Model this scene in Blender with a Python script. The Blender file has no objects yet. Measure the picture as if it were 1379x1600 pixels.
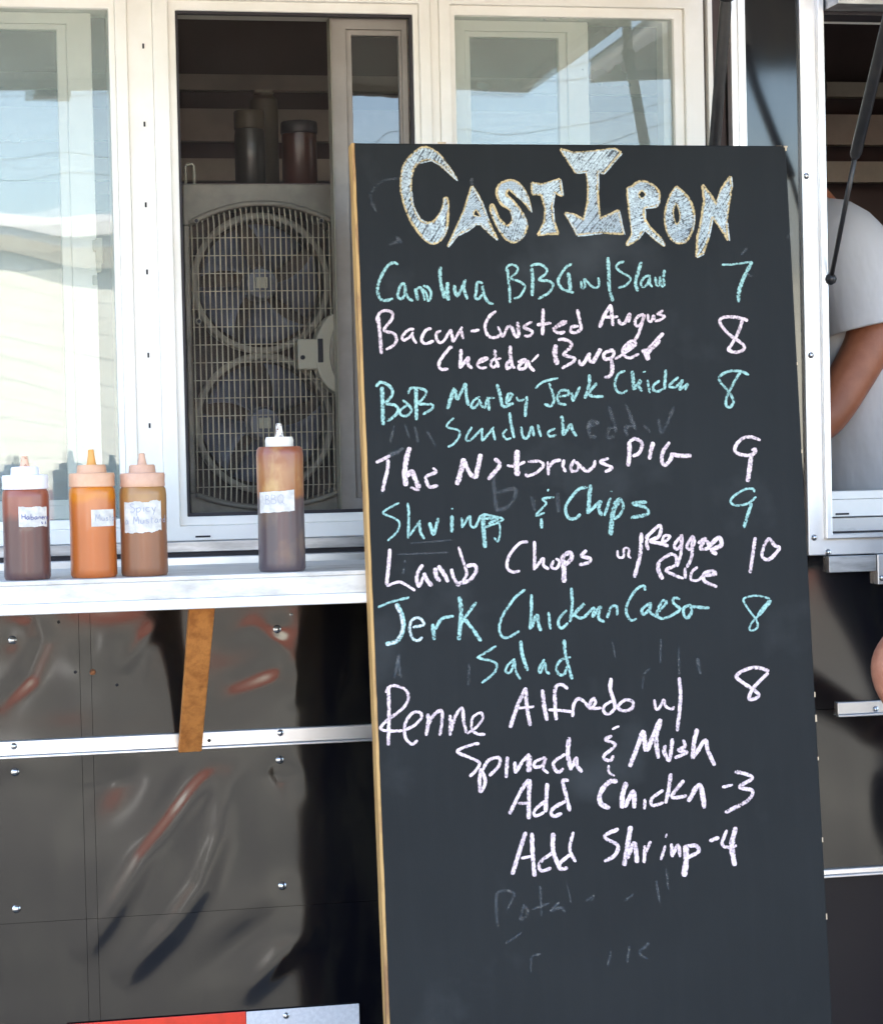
import bpy, bmesh, math, random
from mathutils import Vector, Matrix, noise
random.seed(7)
SC = bpy.context.scene
COL = SC.collection
# ------------------------------------------------------------------ camera
F = 3570.0; YAW = math.radians(12); ROLL = .022; PITCH = math.atan(100/3570); DIST = 3.42
f0 = Vector((math.sin(YAW), math.cos(YAW), 0)); r0 = Vector((math.cos(YAW), -math.sin(YAW), 0)); u0 = Vector((0, 0, 1))
CAM = Vector((0, 0, 1.6)) - f0*DIST
fw = f0*math.cos(PITCH) - u0*math.sin(PITCH); up = u0*math.cos(PITCH) + f0*math.sin(PITCH)
rt = r0*math.cos(ROLL) - up*math.sin(ROLL); up = r0*math.sin(ROLL) + up*math.cos(ROLL)
cd = bpy.data.cameras.new('camera'); cam = bpy.data.objects.new('camera', cd); COL.objects.link(cam)
cd.sensor_fit = 'VERTICAL'; cd.sensor_height = 36; cd.lens = 36*F/1600; cd.clip_start = .05; cd.clip_end = 2000
M = Matrix((rt, up, -fw)).transposed().to_4x4(); M.translation = CAM; cam.matrix_world = M
SC.camera = cam
# ------------------------------------------------------------------ sky, sun, exposure
SUN_EL = math.radians(54); SUN_AZ = math.radians(-22)      # the sun stands behind the truck: this side is in open shade
sd = Vector((math.sin(SUN_AZ)*math.cos(SUN_EL), math.cos(SUN_AZ)*math.cos(SUN_EL), math.sin(SUN_EL)))
W = bpy.data.worlds.new('World'); SC.world = W; W.use_nodes = True
nt = W.node_tree; sky = nt.nodes.new('ShaderNodeTexSky'); sky.sky_type = 'NISHITA'; sky.sun_disc = False
sky.sun_elevation = SUN_EL; sky.sun_rotation = SUN_AZ; sky.dust_density = 1.8; sky.air_density = 1.0; sky.ozone_density = 1.0
bg = nt.nodes['Background']; bg.inputs[1].default_value = .125; nt.links.new(sky.outputs[0], bg.inputs[0])
ld = bpy.data.lights.new('sun', 'SUN'); ld.energy = 4.5; ld.angle = math.radians(.5); ld.color = (1, .92, .80)
sun = bpy.data.objects.new('sun', ld); COL.objects.link(sun); sun.rotation_euler = sd.to_track_quat('Z', 'Y').to_euler()
SC.view_settings.view_transform = 'Standard'; SC.view_settings.look = 'None'; SC.view_settings.gamma = 1
SC.view_settings.use_curve_mapping = False
SC.view_settings.exposure = 3.10
SC.cycles.max_bounces = 10; SC.cycles.transparent_max_bounces = 24; SC.cycles.glossy_bounces = 6

def at(px, py, Y=0.):                      # photo pixel -> point on the vertical plane at depth Y
    d = fw*F + rt*(px-689.5) - up*(py-800)
    return CAM + d*((Y-CAM.y)/d.y)

# ------------------------------------------------------------------ materials
def mat(name, col, rough=.5, metal=0., var=0., scale=8., col2=None, bump=0., bscale=60., ior=1.45, spec=.5, coat=0., stretch=None, rvar=0., detail=5., lo=.4, hi=.62, bdist=.002):
    m = bpy.data.materials.new(name); m.use_nodes = True; n = m.node_tree.nodes; l = m.node_tree.links
    b = n['Principled BSDF']; b.inputs['Base Color'].default_value = (*col, 1); b.inputs['Roughness'].default_value = rough
    b.inputs['Metallic'].default_value = metal; b.inputs['IOR'].default_value = ior; b.inputs['Specular IOR Level'].default_value = spec
    b.inputs['Coat Weight'].default_value = coat; b.inputs['Coat Roughness'].default_value = .08
    tc = n.new('ShaderNodeTexCoord'); src = tc.outputs['Object']
    if stretch:
        mp = n.new('ShaderNodeMapping'); mp.inputs['Scale'].default_value = stretch; l.new(src, mp.inputs[0]); src = mp.outputs[0]
    if col2 is not None or var or rvar:
        t = n.new('ShaderNodeTexNoise'); t.inputs['Scale'].default_value = scale; t.inputs['Detail'].default_value = detail; t.inputs['Roughness'].default_value = .62
        l.new(src, t.inputs['Vector'])
        r = n.new('ShaderNodeValToRGB'); l.new(t.outputs[0], r.inputs[0])
        c2 = col2 if col2 is not None else tuple(c*(1-var) for c in col)
        r.color_ramp.elements[0].position = lo; r.color_ramp.elements[1].position = hi
        r.color_ramp.elements[0].color = (*c2, 1); r.color_ramp.elements[1].color = (*col, 1)
        l.new(r.outputs[0], b.inputs['Base Color'])
        if rvar:
            mr = n.new('ShaderNodeMapRange'); mr.inputs[3].default_value = rough; mr.inputs[4].default_value = rough+rvar
            l.new(t.outputs[0], mr.inputs[0]); l.new(mr.outputs[0], b.inputs['Roughness'])
    if bump:
        t2 = n.new('ShaderNodeTexNoise'); t2.inputs['Scale'].default_value = bscale; t2.inputs['Detail'].default_value = 4; l.new(src, t2.inputs['Vector'])
        bp = n.new('ShaderNodeBump'); bp.inputs['Strength'].default_value = bump; bp.inputs['Distance'].default_value = bdist
        l.new(t2.outputs[0], bp.inputs['Height']); l.new(bp.outputs[0], b.inputs['Normal'])
    return m
MT = {}
MT['vinyl'] = mat('vinyl', (.88, .85, .79), .42, scale=9, col2=(.82, .79, .72), bump=.05, bscale=30)
MT['sash'] = mat('sash_vinyl', (.30, .27, .24), .45, col2=(.25, .225, .20), scale=14)
MT['alu'] = mat('aluminium', (.86, .85, .84), .34, metal=1, col2=(.76, .75, .74), scale=7, rvar=.12)
MT['alu_dull'] = mat('dull_aluminium', (.62, .62, .62), .42, metal=1, col2=(.34, .34, .34), scale=16, stretch=(.5, 1, 3))
MT['steel'] = mat('screw_steel', (.62, .62, .63), .25, metal=1)
MT['rust'] = mat('rusty_hole', (.25, .10, .04), .8, col2=(.04, .02, .015), scale=120)
MT['paint'] = mat('black_gloss_paint', (.0040, .0040, .006), .060, ior=1.66, rvar=.06, scale=9, col2=(.0130, .0120, .0105), stretch=(2.2, 1, .7), lo=.36, hi=.56, detail=8.)
MT['paint_dull'] = mat('black_satin_paint', (.010, .008, .011), .42, ior=1.35)
MT['core'] = mat('dark_core', (.012, .011, .011), .8)
MT['gap'] = mat('gap_dark', (.022, .018, .022), .6)  # dark colour standing in for the shade inside gaps
MT['gapbrown'] = mat('brown_channel', (.075, .05, .045), .6)
MT['inside'] = mat('interior_lining', (.15, .105, .10), .6, col2=(.10, .07, .07), scale=2)
MT['inside_strip'] = mat('interior_strip', (.62, .55, .46), .5, col2=(.48, .42, .35), scale=5)
MT['hatch'] = mat('hatch_underside', (.50, .48, .42), .55, col2=(.42, .40, .35), scale=3)
MT['hatch_top'] = mat('hatch_skin', (.02, .02, .025), .2)
MT['shelf'] = mat('worn_white_shelf', (.66, .63, .58), .5, col2=(.46, .43, .39), scale=22, lo=.33, hi=.52, stretch=(.6, 1, 1.6), bump=.15, bscale=60)
MT['lip'] = mat('white_shelf_lip', (.84, .84, .83), .4, col2=(.72, .72, .71), scale=12, lo=.3, hi=.45)
MT['wood'] = mat('orange_wood', (.56, .23, .06), .6, col2=(.34, .12, .03), scale=9, stretch=(7, 7, .9), bump=.3, bscale=40, lo=.32, hi=.6)
MT['edge'] = mat('raw_pine_edge', (.50, .29, .10), .6, col2=(.26, .13, .05), scale=12, stretch=(4, 4, .8), lo=.34, hi=.5)
MT['chip'] = mat('bare_chip', (.55, .42, .28), .7)
MT['boardback'] = mat('black_board_back', (.006, .006, .008), .7)
MT['red'] = mat('red_reflective', (.80, .035, .012), .3, col2=(.68, .03, .01), scale=40, coat=.3)
MT['white_tape'] = mat('white_reflective', (.72, .73, .76), .3, col2=(.62, .63, .66), scale=160, coat=.3)
MT['fan'] = mat('dirty_fan_plastic', (.26, .235, .185), .55, col2=(.15, .135, .105), scale=9, bump=.1)
MT['fanwire'] = mat('fan_wire', (.46, .42, .31), .5, col2=(.30, .27, .20), scale=25)
MT['fanblade'] = mat('fan_blade', (.10, .108, .135), .4)
MT['fancav'] = mat('fan_cavity', (.13, .105, .088), .7, col2=(.06, .048, .04), scale=10)
MT['cream'] = mat('cream_plastic', (.38, .36, .28), .5)
MT['blackplastic'] = mat('black_strut', (.018, .018, .020), .32, col2=(.030, .028, .028), scale=30)
MT['chrome'] = mat('strut_rod', (.25, .25, .26), .25, metal=1)
MT['slot'] = mat('slot_dark', (.02, .02, .025), .7)
MT['capwhite'] = mat('cap_white', (.80, .79, .82), .35)
MT['cappeach'] = mat('cap_peach', (.72, .42, .26), .38, col2=(.62, .34, .20), scale=30)
MT['captan'] = mat('cap_tan', (.66, .40, .27), .38, col2=(.58, .33, .22), scale=30)
MT['capcream'] = mat('cap_cream', (.80, .76, .66), .35)
MT['tipmustard'] = mat('tip_mustard', (.72, .33, .07), .4)
MT['tippink'] = mat('tip_pink', (.75, .45, .30), .4, col2=(.30, .10, .06), scale=120, lo=.38, hi=.46)
MT['tipstain'] = mat('stained_tip', (.80, .76, .70), .4, col2=(.14, .04, .015), scale=130, lo=.40, hi=.50)
MT['paper'] = mat('label_paper', (.70, .68, .63), .8, col2=(.52, .50, .47), scale=70, bump=.1)
MT['ink'] = mat('label_ink', (.10, .11, .28), .7)
MT['inkgrey'] = mat('faded_ink', (.36, .37, .45), .7)
MT['shirt'] = mat('grey_white_shirt', (.60, .58, .58), .85, col2=(.55, .53, .53), scale=3, bump=.8, bscale=9, bdist=.014, stretch=(1, 1, .5))
MT['skin'] = mat('tan_skin', (.34, .125, .065), .45, col2=(.26, .09, .045), scale=18, bump=.12, bscale=250, spec=.45)
MT['skin2'] = mat('pink_skin', (.46, .20, .125), .42, col2=(.36, .135, .08), scale=30, bump=.5, bscale=70, spec=.5)
MT['trousers'] = mat('dark_trousers', (.02, .022, .03), .85)
MT['navy'] = mat('navy_shirt', (.02, .03, .07), .85)
MT['hair'] = mat('dark_hair', (.015, .011, .009), .6)
MT['eye'] = mat('eye_dark', (.01, .008, .008), .2)
MT['lips'] = mat('lips', (.34, .12, .09), .5)
MT['tyre'] = mat('tyre_rubber', (.02, .02, .02), .8)
MT['hub'] = mat('wheel_hub', (.45, .45, .46), .4, metal=1)
MT['asphalt'] = mat('asphalt', (.132, .127, .108), .85, col2=(.066, .064, .056), scale=.42, bump=.4, bscale=90)
MT['line'] = mat('road_paint', (.7, .7, .66), .7, col2=(.4, .4, .38), scale=6)
MT['siding'] = mat('cream_siding', (.74, .73, .62), .6)
MT['brick'] = mat('red_brick', (.30, .075, .045), .8, col2=(.20, .05, .035), scale=6)
MT['fascia'] = mat('tan_fascia', (.32, .28, .20), .6)
MT['roofgrey'] = mat('grey_shingle', (.16, .16, .16), .9)
MT['whitewall'] = mat('white_metal_wall', (.75, .75, .73), .5)
MT['darkglass'] = mat('far_window_glass', (.02, .025, .03), .08)
MT['polewood'] = mat('pole_wood', (.13, .10, .08), .9)
MT['cable'] = mat('cable', (.02, .02, .02), .8)
MT['jarred'] = mat('red_sauce', (.05, .012, .006), .35, coat=.2)
MT['jardark'] = mat('dark_jar', (.018, .017, .014), .35, coat=.2)
MT['jarlid'] = mat('dark_lid', (.02, .018, .022), .4)
MT['jaryellow'] = mat('brown_lid', (.05, .038, .02), .5)

def glassmat(name, tint, veil, refl, veilcol=(.66, .67, .60)):  # flat diffuse colour mixed into the pane as a bright veil
    m = bpy.data.materials.new(name); m.use_nodes = True; n = m.node_tree.nodes; l = m.node_tree.links; n.clear()
    out = n.new('ShaderNodeOutputMaterial'); tr = n.new('ShaderNodeBsdfTransparent'); tr.inputs[0].default_value = (*tint, 1)
    df = n.new('ShaderNodeBsdfDiffuse'); df.inputs[0].default_value = (*veilcol, 1)
    gl = n.new('ShaderNodeBsdfGlossy'); gl.inputs['Roughness'].default_value = .012
    fr = n.new('ShaderNodeFresnel'); fr.inputs[0].default_value = 1.5
    ad = n.new('ShaderNodeMath'); ad.operation = 'ADD'; ad.inputs[1].default_value = refl; ad.use_clamp = True; l.new(fr.outputs[0], ad.inputs[0])
    a = n.new('ShaderNodeMixShader'); a.inputs[0].default_value = veil; l.new(tr.outputs[0], a.inputs[1]); l.new(df.outputs[0], a.inputs[2])
    b = n.new('ShaderNodeMixShader'); l.new(ad.outputs[0], b.inputs[0]); l.new(a.outputs[0], b.inputs[1]); l.new(gl.outputs[0], b.inputs[2]); l.new(b.outputs[0], out.inputs[0])
    tc = n.new('ShaderNodeTexCoord'); tn = n.new('ShaderNodeTexNoise'); tn.inputs['Scale'].default_value = 9; tn.inputs['Detail'].default_value = 6; l.new(tc.outputs['Object'], tn.inputs[0])
    mr = n.new('ShaderNodeMapRange'); mr.inputs[1].default_value = .3; mr.inputs[2].default_value = .7; mr.inputs[3].default_value = veil*.85; mr.inputs[4].default_value = veil*1.15
    l.new(tn.outputs[0], mr.inputs[0]); l.new(mr.outputs[0], a.inputs[0])
    return m
MT['glass'] = glassmat('veiled_window_glass', (.93, .96, .94), .31, .045, (.60, .71, .66))  # pale cyan veil painted in to brighten the mirrored hatch and sky
MT['screen'] = glassmat('insect_screen_haze', (.97, .97, .97), .030, -.06, (.27, .235, .22))  # even haze colour, no weave
MT['glass_clean'] = glassmat('sash_glass', (.9, .93, .92), .03, .07)

def chalk(name, col, dens=.62, edge=.40):
    m = bpy.data.materials.new(name); m.use_nodes = True; n = m.node_tree.nodes; l = m.node_tree.links; n.clear()
    out = n.new('ShaderNodeOutputMaterial'); df = n.new('ShaderNodeBsdfDiffuse'); df.inputs[0].default_value = (*col, 1); tr = n.new('ShaderNodeBsdfTransparent')
    mx = n.new('ShaderNodeMixShader'); l.new(tr.outputs[0], mx.inputs[1]); l.new(df.outputs[0], mx.inputs[2]); l.new(mx.outputs[0], out.inputs[0])
    tc = n.new('ShaderNodeTexCoord'); t = n.new('ShaderNodeTexNoise'); t.inputs['Scale'].default_value = 330; t.inputs['Detail'].default_value = 2; l.new(tc.outputs['Object'], t.inputs[0])
    t2 = n.new('ShaderNodeTexNoise'); t2.inputs['Scale'].default_value = 45; t2.inputs['Detail'].default_value = 2; l.new(tc.outputs['Object'], t2.inputs[0])
    sp = n.new('ShaderNodeSeparateXYZ'); l.new(tc.outputs['UV'], sp.inputs[0])
    def mth(op, a, b=None):
        k = n.new('ShaderNodeMath'); k.operation = op
        for i, v in enumerate((a, b)):
            if v is None: continue
            if isinstance(v, (int, float)): k.inputs[i].default_value = v
            else: l.new(v, k.inputs[i])
        return k.outputs[0]
    e = mth('ABSOLUTE', mth('SUBTRACT', sp.outputs[1], .5))            # 0 middle .. .5 edge
    e = mth('MULTIPLY', mth('POWER', mth('MULTIPLY', e, 2.), 3.), edge*.55)
    v = mth('ADD', mth('SUBTRACT', t.outputs[0], e), mth('MULTIPLY', mth('SUBTRACT', t2.outputs[0], .5), .5))
    mr = n.new('ShaderNodeMapRange'); mr.inputs[1].default_value = .02+.25*(1-dens); mr.inputs[2].default_value = .62+.25*(1-dens)
    mr.inputs[3].default_value = 0; mr.inputs[4].default_value = dens+.30 if dens > .4 else dens; l.new(v, mr.inputs[0]); l.new(mr.outputs[0], mx.inputs[0])
    return m
MT['teal'] = chalk('teal_chalk', (.36, .58, .53), .78)
MT['pink'] = chalk('pink_chalk', (.84, .66, .67), .84)
MT['whitechalk'] = chalk('white_chalk', (.78, .78, .76), .60)
MT['tanchalk'] = chalk('tan_chalk', (.66, .50, .26), .74)
MT['bluechalk'] = chalk('pale_blue_chalk', (.60, .68, .69), .66, .4)
MT['smear'] = chalk('smeared_chalk', (.50, .56, .60), .36, .3)
MT['ghost'] = chalk('rubbed_out_chalk', (.45, .47, .48), .17, .9)

def boardmat():
    m = mat('chalkboard_slate', (.0100, .0112, .0114), .62, col2=(.0130, .0144, .0146), scale=3, lo=.35, hi=.65, bump=.06, bscale=500, spec=.22)
    n = m.node_tree.nodes; l = m.node_tree.links; b = n['Principled BSDF']; old = b.inputs['Base Color'].links[0].from_socket
    tc = n.new('ShaderNodeTexCoord'); mp = n.new('ShaderNodeMapping'); mp.inputs['Scale'].default_value = (26, 1, 3.2); l.new(tc.outputs['Object'], mp.inputs[0])
    t = n.new('ShaderNodeTexNoise'); t.inputs['Scale'].default_value = 2.2; t.inputs['Detail'].default_value = 6; l.new(mp.outputs[0], t.inputs[0])
    t3 = n.new('ShaderNodeTexNoise'); t3.inputs['Scale'].default_value = 5; t3.inputs['Detail'].default_value = 5; l.new(tc.outputs['Object'], t3.inputs[0])
    r = n.new('ShaderNodeMapRange'); r.inputs[1].default_value = .48; r.inputs[2].default_value = .85; r.inputs[4].default_value = .007; l.new(t.outputs[0], r.inputs[0])
    r3 = n.new('ShaderNodeMapRange'); r3.inputs[1].default_value = .56; r3.inputs[2].default_value = .85; r3.inputs[4].default_value = .11; l.new(t3.outputs[0], r3.inputs[0])
    ad = n.new('ShaderNodeMath'); l.new(r.outputs[0], ad.inputs[0]); l.new(r3.outputs[0], ad.inputs[1])
    mx = n.new('ShaderNodeMixRGB'); mx.inputs[2].default_value = (.34, .36, .36, 1); l.new(ad.outputs[0], mx.inputs[0]); l.new(old, mx.inputs[1]); l.new(mx.outputs[0], b.inputs['Base Color'])
    return m
MT['board'] = boardmat()

def saucemat(name, stops, blot, blotcol, seed=0., rough=.34):
    """squeeze-bottle plastic whose colour follows the contents: stops = (height m, colour)"""
    m = bpy.data.materials.new(name); m.use_nodes = True; n = m.node_tree.nodes; l = m.node_tree.links; b = n['Principled BSDF']
    b.inputs['Roughness'].default_value = rough; b.inputs['Subsurface Weight'].default_value = .25; b.inputs['Subsurface Radius'].default_value = (.006, .004, .003); b.inputs['Coat Weight'].default_value = .3
    tc = n.new('ShaderNodeTexCoord'); sp = n.new('ShaderNodeSeparateXYZ'); l.new(tc.outputs['Object'], sp.inputs[0])
    mp = n.new('ShaderNodeMapping'); mp.inputs['Location'].default_value = (seed, seed*.7, 0); mp.inputs['Scale'].default_value = (1, 1, .7); l.new(tc.outputs['Object'], mp.inputs[0])
    t = n.new('ShaderNodeTexNoise'); t.inputs['Scale'].default_value = 38; t.inputs['Detail'].default_value = 4; l.new(mp.outputs[0], t.inputs[0])
    s1 = n.new('ShaderNodeMath'); s1.operation = 'MULTIPLY_ADD'; l.new(t.outputs[0], s1.inputs[0]); s1.inputs[1].default_value = .022; l.new(sp.outputs[2], s1.inputs[2])
    s2 = n.new('ShaderNodeMath'); s2.operation = 'MULTIPLY_ADD'; l.new(s1.outputs[0], s2.inputs[0]); s2.inputs[1].default_value = 4.; s2.inputs[2].default_value = -.044
    r = n.new('ShaderNodeValToRGB'); l.new(s2.outputs[0], r.inputs[0]); el = r.color_ramp.elements
    for i, (h, c) in enumerate(stops):
        e = el[i] if i < 2 else el.new(h*4)
        e.position = h*4; e.color = (*c, 1)
    t2 = n.new('ShaderNodeTexNoise'); t2.inputs['Scale'].default_value = 30; t2.inputs['Detail'].default_value = 5; l.new(mp.outputs[0], t2.inputs[0])
    r2 = n.new('ShaderNodeMapRange'); r2.inputs[1].default_value = .5; r2.inputs[2].default_value = .68; r2.inputs[4].default_value = blot; l.new(t2.outputs[0], r2.inputs[0])
    r4 = n.new('ShaderNodeMapRange'); r4.inputs[1].default_value = .095; r4.inputs[2].default_value = .115; r4.inputs[3].default_value = .15; l.new(sp.outputs[2], r4.inputs[0]); mu = n.new('ShaderNodeMath'); mu.operation = 'MULTIPLY'; l.new(r2.outputs[0], mu.inputs[0]); l.new(r4.outputs[0], mu.inputs[1])
    mx = n.new('ShaderNodeMixRGB'); l.new(mu.outputs[0], mx.inputs[0]); l.new(r.outputs[0], mx.inputs[1]); mx.inputs[2].default_value = (*blotcol, 1); l.new(mx.outputs[0], b.inputs['Base Color'])
    return m

# ------------------------------------------------------------------ mesh helpers
def wloc(o):
    v = Vector((0, 0, 0))
    while o is not None: v += o.location; o = o.parent
    return v
class MB:
    def __init__(s): s.v = []; s.f = []; s.uv = {}
    def add(s, vs, fs):
        b = len(s.v); s.v += [Vector(v) for v in vs]; s.f += [tuple(b+i for i in f) for f in fs]; return s
    def box(s, x0, x1, y0, y1, z0, z1):
        return s.add([(x0,y0,z0),(x1,y0,z0),(x1,y1,z0),(x0,y1,z0),(x0,y0,z1),(x1,y0,z1),(x1,y1,z1),(x0,y1,z1)],
                     [(0,3,2,1),(4,5,6,7),(0,1,5,4),(1,2,6,5),(2,3,7,6),(3,0,4,7)])
    def ring(s, x0, x1, z0, z1, a, b, c, d, y0, y1):
        """rectangular frame: outer x0..x1,z0..z1, widths left a, right b, bottom c, top d"""
        o = [(x0,z0),(x1,z0),(x1,z1),(x0,z1)]; i = [(x0+a,z0+c),(x1-b,z0+c),(x1-b,z1-d),(x0+a,z1-d)]
        vs = [(x,y0,z) for x,z in o] + [(x,y0,z) for x,z in i] + [(x,y1,z) for x,z in o] + [(x,y1,z) for x,z in i]
        fs = []
        for k in range(4):
            n = (k+1)%4
            fs += [(k,n,4+n,4+k), (8+n,8+k,12+k,12+n), (n,k,8+k,8+n), (4+k,4+n,12+n,12+k)]
        return s.add(vs, fs)
    def prism(s, poly, y0, y1):
        n = len(poly); vs = [(x,y0,z) for x,z in poly] + [(x,y1,z) for x,z in poly]
        return s.add(vs, [tuple(range(n)), tuple(range(2*n-1,n-1,-1))] + [((k+1)%n,k,n+k,n+(k+1)%n) for k in range(n)])
    def tube(s, pts, rad, n=10, cap=True):
        pts = [Vector(p) for p in pts]; rs = rad if isinstance(rad,(list,tuple)) else [rad]*len(pts); b = len(s.v); prev = None
        for i,p in enumerate(pts):
            t = (pts[min(i+1,len(pts)-1)] - pts[max(i-1,0)]).normalized()
            if prev is None: a = t.orthogonal().normalized()
            else: a = (prev - t*prev.dot(t)).normalized()
            prev = a; c = t.cross(a)
            for k in range(n):
                th = 2*math.pi*k/n; s.v.append(p + (a*math.cos(th)+c*math.sin(th))*rs[i])
        for i in range(len(pts)-1):
            for k in range(n): s.f.append((b+i*n+k, b+i*n+(k+1)%n, b+(i+1)*n+(k+1)%n, b+(i+1)*n+k))
        if cap: s.f.append(tuple(b+k for k in range(n-1,-1,-1))); s.f.append(tuple(b+(len(pts)-1)*n+k for k in range(n)))
        return s
    def lathe(s, prof, c=(0,0,0), n=32):
        b = len(s.v)
        for r,z in prof:
            for k in range(n): th = 2*math.pi*k/n; s.v.append(Vector((c[0]+r*math.cos(th), c[1]+r*math.sin(th), c[2]+z)))
        for i in range(len(prof)-1):
            for k in range(n): s.f.append((b+i*n+k, b+i*n+(k+1)%n, b+(i+1)*n+(k+1)%n, b+(i+1)*n+k))
        s.f.append(tuple(b+k for k in range(n-1,-1,-1))); s.f.append(tuple(b+(len(prof)-1)*n+k for k in range(n)))
        return s
    def grid(s, fn, nu, nv):
        b = len(s.v)
        for j in range(nv+1):
            for i in range(nu+1): s.v.append(Vector(fn(i/nu, j/nv)))
        for j in range(nv):
            for i in range(nu): k = b+j*(nu+1)+i; s.f.append((k,k+1,k+nu+2,k+nu+1))
        return s
    def loft(s, rings):
        b = len(s.v); n = len(rings[0])
        for r in rings: s.v += [Vector(p) for p in r]
        for i in range(len(rings)-1):
            for k in range(n): s.f.append((b+i*n+k, b+i*n+(k+1)%n, b+(i+1)*n+(k+1)%n, b+(i+1)*n+k))
        return s
    def build(s, name, m, parent=None, smooth=False, bevel=0., solid=0., sub=0, auto=None):
        me = bpy.data.meshes.new(name); off = wloc(parent) if parent else Vector((0,0,0))
        me.from_pydata([v-off for v in s.v], [], s.f)
        if s.uv:
            ul = me.uv_layers.new(name='UVMap')
            for lp in me.loops: ul.data[lp.index].uv = s.uv.get(lp.vertex_index, (0,.5))
        o = bpy.data.objects.new(name, me); COL.objects.link(o)
        if m: me.materials.append(MT[m] if isinstance(m,str) else m)
        if smooth: me.polygons.foreach_set('use_smooth', [True]*len(me.polygons))
        if auto: me.set_sharp_from_angle(angle=math.radians(auto))
        if solid:
            q = o.modifiers.new('solid','SOLIDIFY'); q.thickness = solid; q.offset = -1
            if name == 'wall_panel': q = o.modifiers.new('split','EDGE_SPLIT'); q.split_angle = math.radians(35)
        if bevel: q = o.modifiers.new('bevel','BEVEL'); q.width = bevel; q.segments = 2; q.limit_method = 'ANGLE'
        if sub: q = o.modifiers.new('sub','SUBSURF'); q.levels = sub; q.render_levels = sub
        o.parent = parent; return o
def empty(name, loc=(0,0,0)):
    o = bpy.data.objects.new(name, None); COL.objects.link(o); o.location = loc; o.empty_display_size = .1; return o
def tag(o, label=None, cat=None, group=None, kind=None):
    if label: o['label'] = label
    if cat: o['category'] = cat
    if group: o['group'] = group
    if kind: o['kind'] = kind
    return o
def inst(me, name, parent, loc, rot=(0,0,0)):
    o = bpy.data.objects.new(name, me); COL.objects.link(o); o.parent = parent; o.location = Vector(loc)-wloc(parent); o.rotation_euler = rot; return o

# ------------------------------------------------------------------ ground and what stands across the lot (seen in the reflections)
tag(MB().grid(lambda u,v: (-400+800*u, -400+800*v, 0), 40, 40).build('ground','asphalt'), kind='structure')
for k in range(9):
    x = -14+k*2.7
    tag(MB().box(x, x+.1, -13.2, -8.6, .002, .006).build('parking_line','line'), kind='structure')
def house(name, label, x0, x1, y, h, roofh, wallm, basem, basez, depth=9):
    r = empty(name, ((x0+x1)/2, y-depth/2, 0)); tag(r, label, 'building')
    w = MB()
    nb = int((h-basez)/.2) if wallm == 'siding' else 0
    if nb:
        for k in range(nb):
            z = basez + (h-basez)*k/nb; z1 = basez + (h-basez)*(k+1)/nb
            w.add([(x0,y+.005,z),(x1,y+.005,z),(x1,y,z1),(x0,y,z1),(x0,y,z),(x1,y,z)], [(0,3,2,1),(0,1,5,4)])
        w.box(x0, x1, y-depth, y-.002, basez, h)
    else: w.box(x0, x1, y-depth, y, basez, h)
    w.build('wall', wallm, r)
    if basez: MB().box(x0-.02, x1+.02, y-depth-.02, y+.05, 0, basez).build('brick_base', basem, r)
    MB().box(x0-.35, x1+.35, y-depth-.4, y+.16, h, h+.2).build('fascia', 'fascia' if wallm=='siding' else 'whitewall', r)
    MB().add([(x0-.35,y+.16,h+.2),(x1+.35,y+.16,h+.2),(x1+.35,y-depth/2,h+.2+roofh),(x0-.35,y-depth/2,h+.2+roofh),(x1+.35,y-depth-.4,h+.2),(x0-.35,y-depth-.4,h+.2)],
             [(0,1,2,3),(3,2,4,5),(0,3,5),(1,4,2)]).build('roof', 'roofgrey' if wallm=='siding' else 'whitewall', r)
    return r
h1 = house('cream_building', 'low cream clapboard building with red brick base across the lot', -11.5, 12.5, -22, 3.85, .32, 'siding', 'brick', 1.05)
for x in (-7.2, 2.6, 6.6):
    wf = MB().ring(x, x+1.3, 1.3, 2.5, .08, .08, .08, .08, -21.99, -21.93).build('window', 'whitewall', h1)
    MB().box(x+.08, x+1.22, -21.985, -21.96, 1.38, 2.42).build('pane', 'darkglass', wf)
dr = MB().box(-3.6, -2.6, -21.96, -21.9, .02, 2.1).build('door', 'whitewall', h1); MB().box(-3.5, -3.44, -21.9, -21.84, 1, 1.12).build('handle', 'hub', dr)
h2 = house('white_warehouse', 'long white metal warehouse with pale roof behind the cream building', -34, 13, -46, 6.6, 1.0, 'whitewall', 'brick', 0, 16)
h3 = house('brick_workshop', 'red brick workshop at the side of the parking lot', 31, 41, -24, 3.0, .5, 'brick', 'brick', 0, 9)
for x, lab in ((-16, 'wooden utility pole beside the white warehouse'), (18, 'wooden utility pole behind the brick workshop')):
    p = empty('utility_pole', (x,-37,0)); tag(p, lab, 'pole', 'utility poles across the lot')
    MB().tube([(x,-37,0),(x,-37,10.2)], [.17,.12], 12).build('pole','polewood',p); MB().box(x-1.1,x+1.1,-37.08,-36.96,9.5,9.62).build('crossarm','polewood',p)
for k,(dy,z,sag) in enumerate(((-.9,9.66,1.3),(0,9.2,1.0),(.0,8.5,1.4),(.0,7.9,1.2))):
    pts = [(-16+34*i/30, -37+(.02*k), z - sag*4*(i/30)*(1-i/30)) for i in range(31)]
    tag(MB().tube(pts, .009, 6).build('power_line','cable'), ['uppermost sagging black power line between the utility poles','second highest sagging power line between the utility poles','third sagging power line below the crossarms','lowest and thickest slack power line between the poles'][k], 'cable', 'power lines across the lot')

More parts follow.
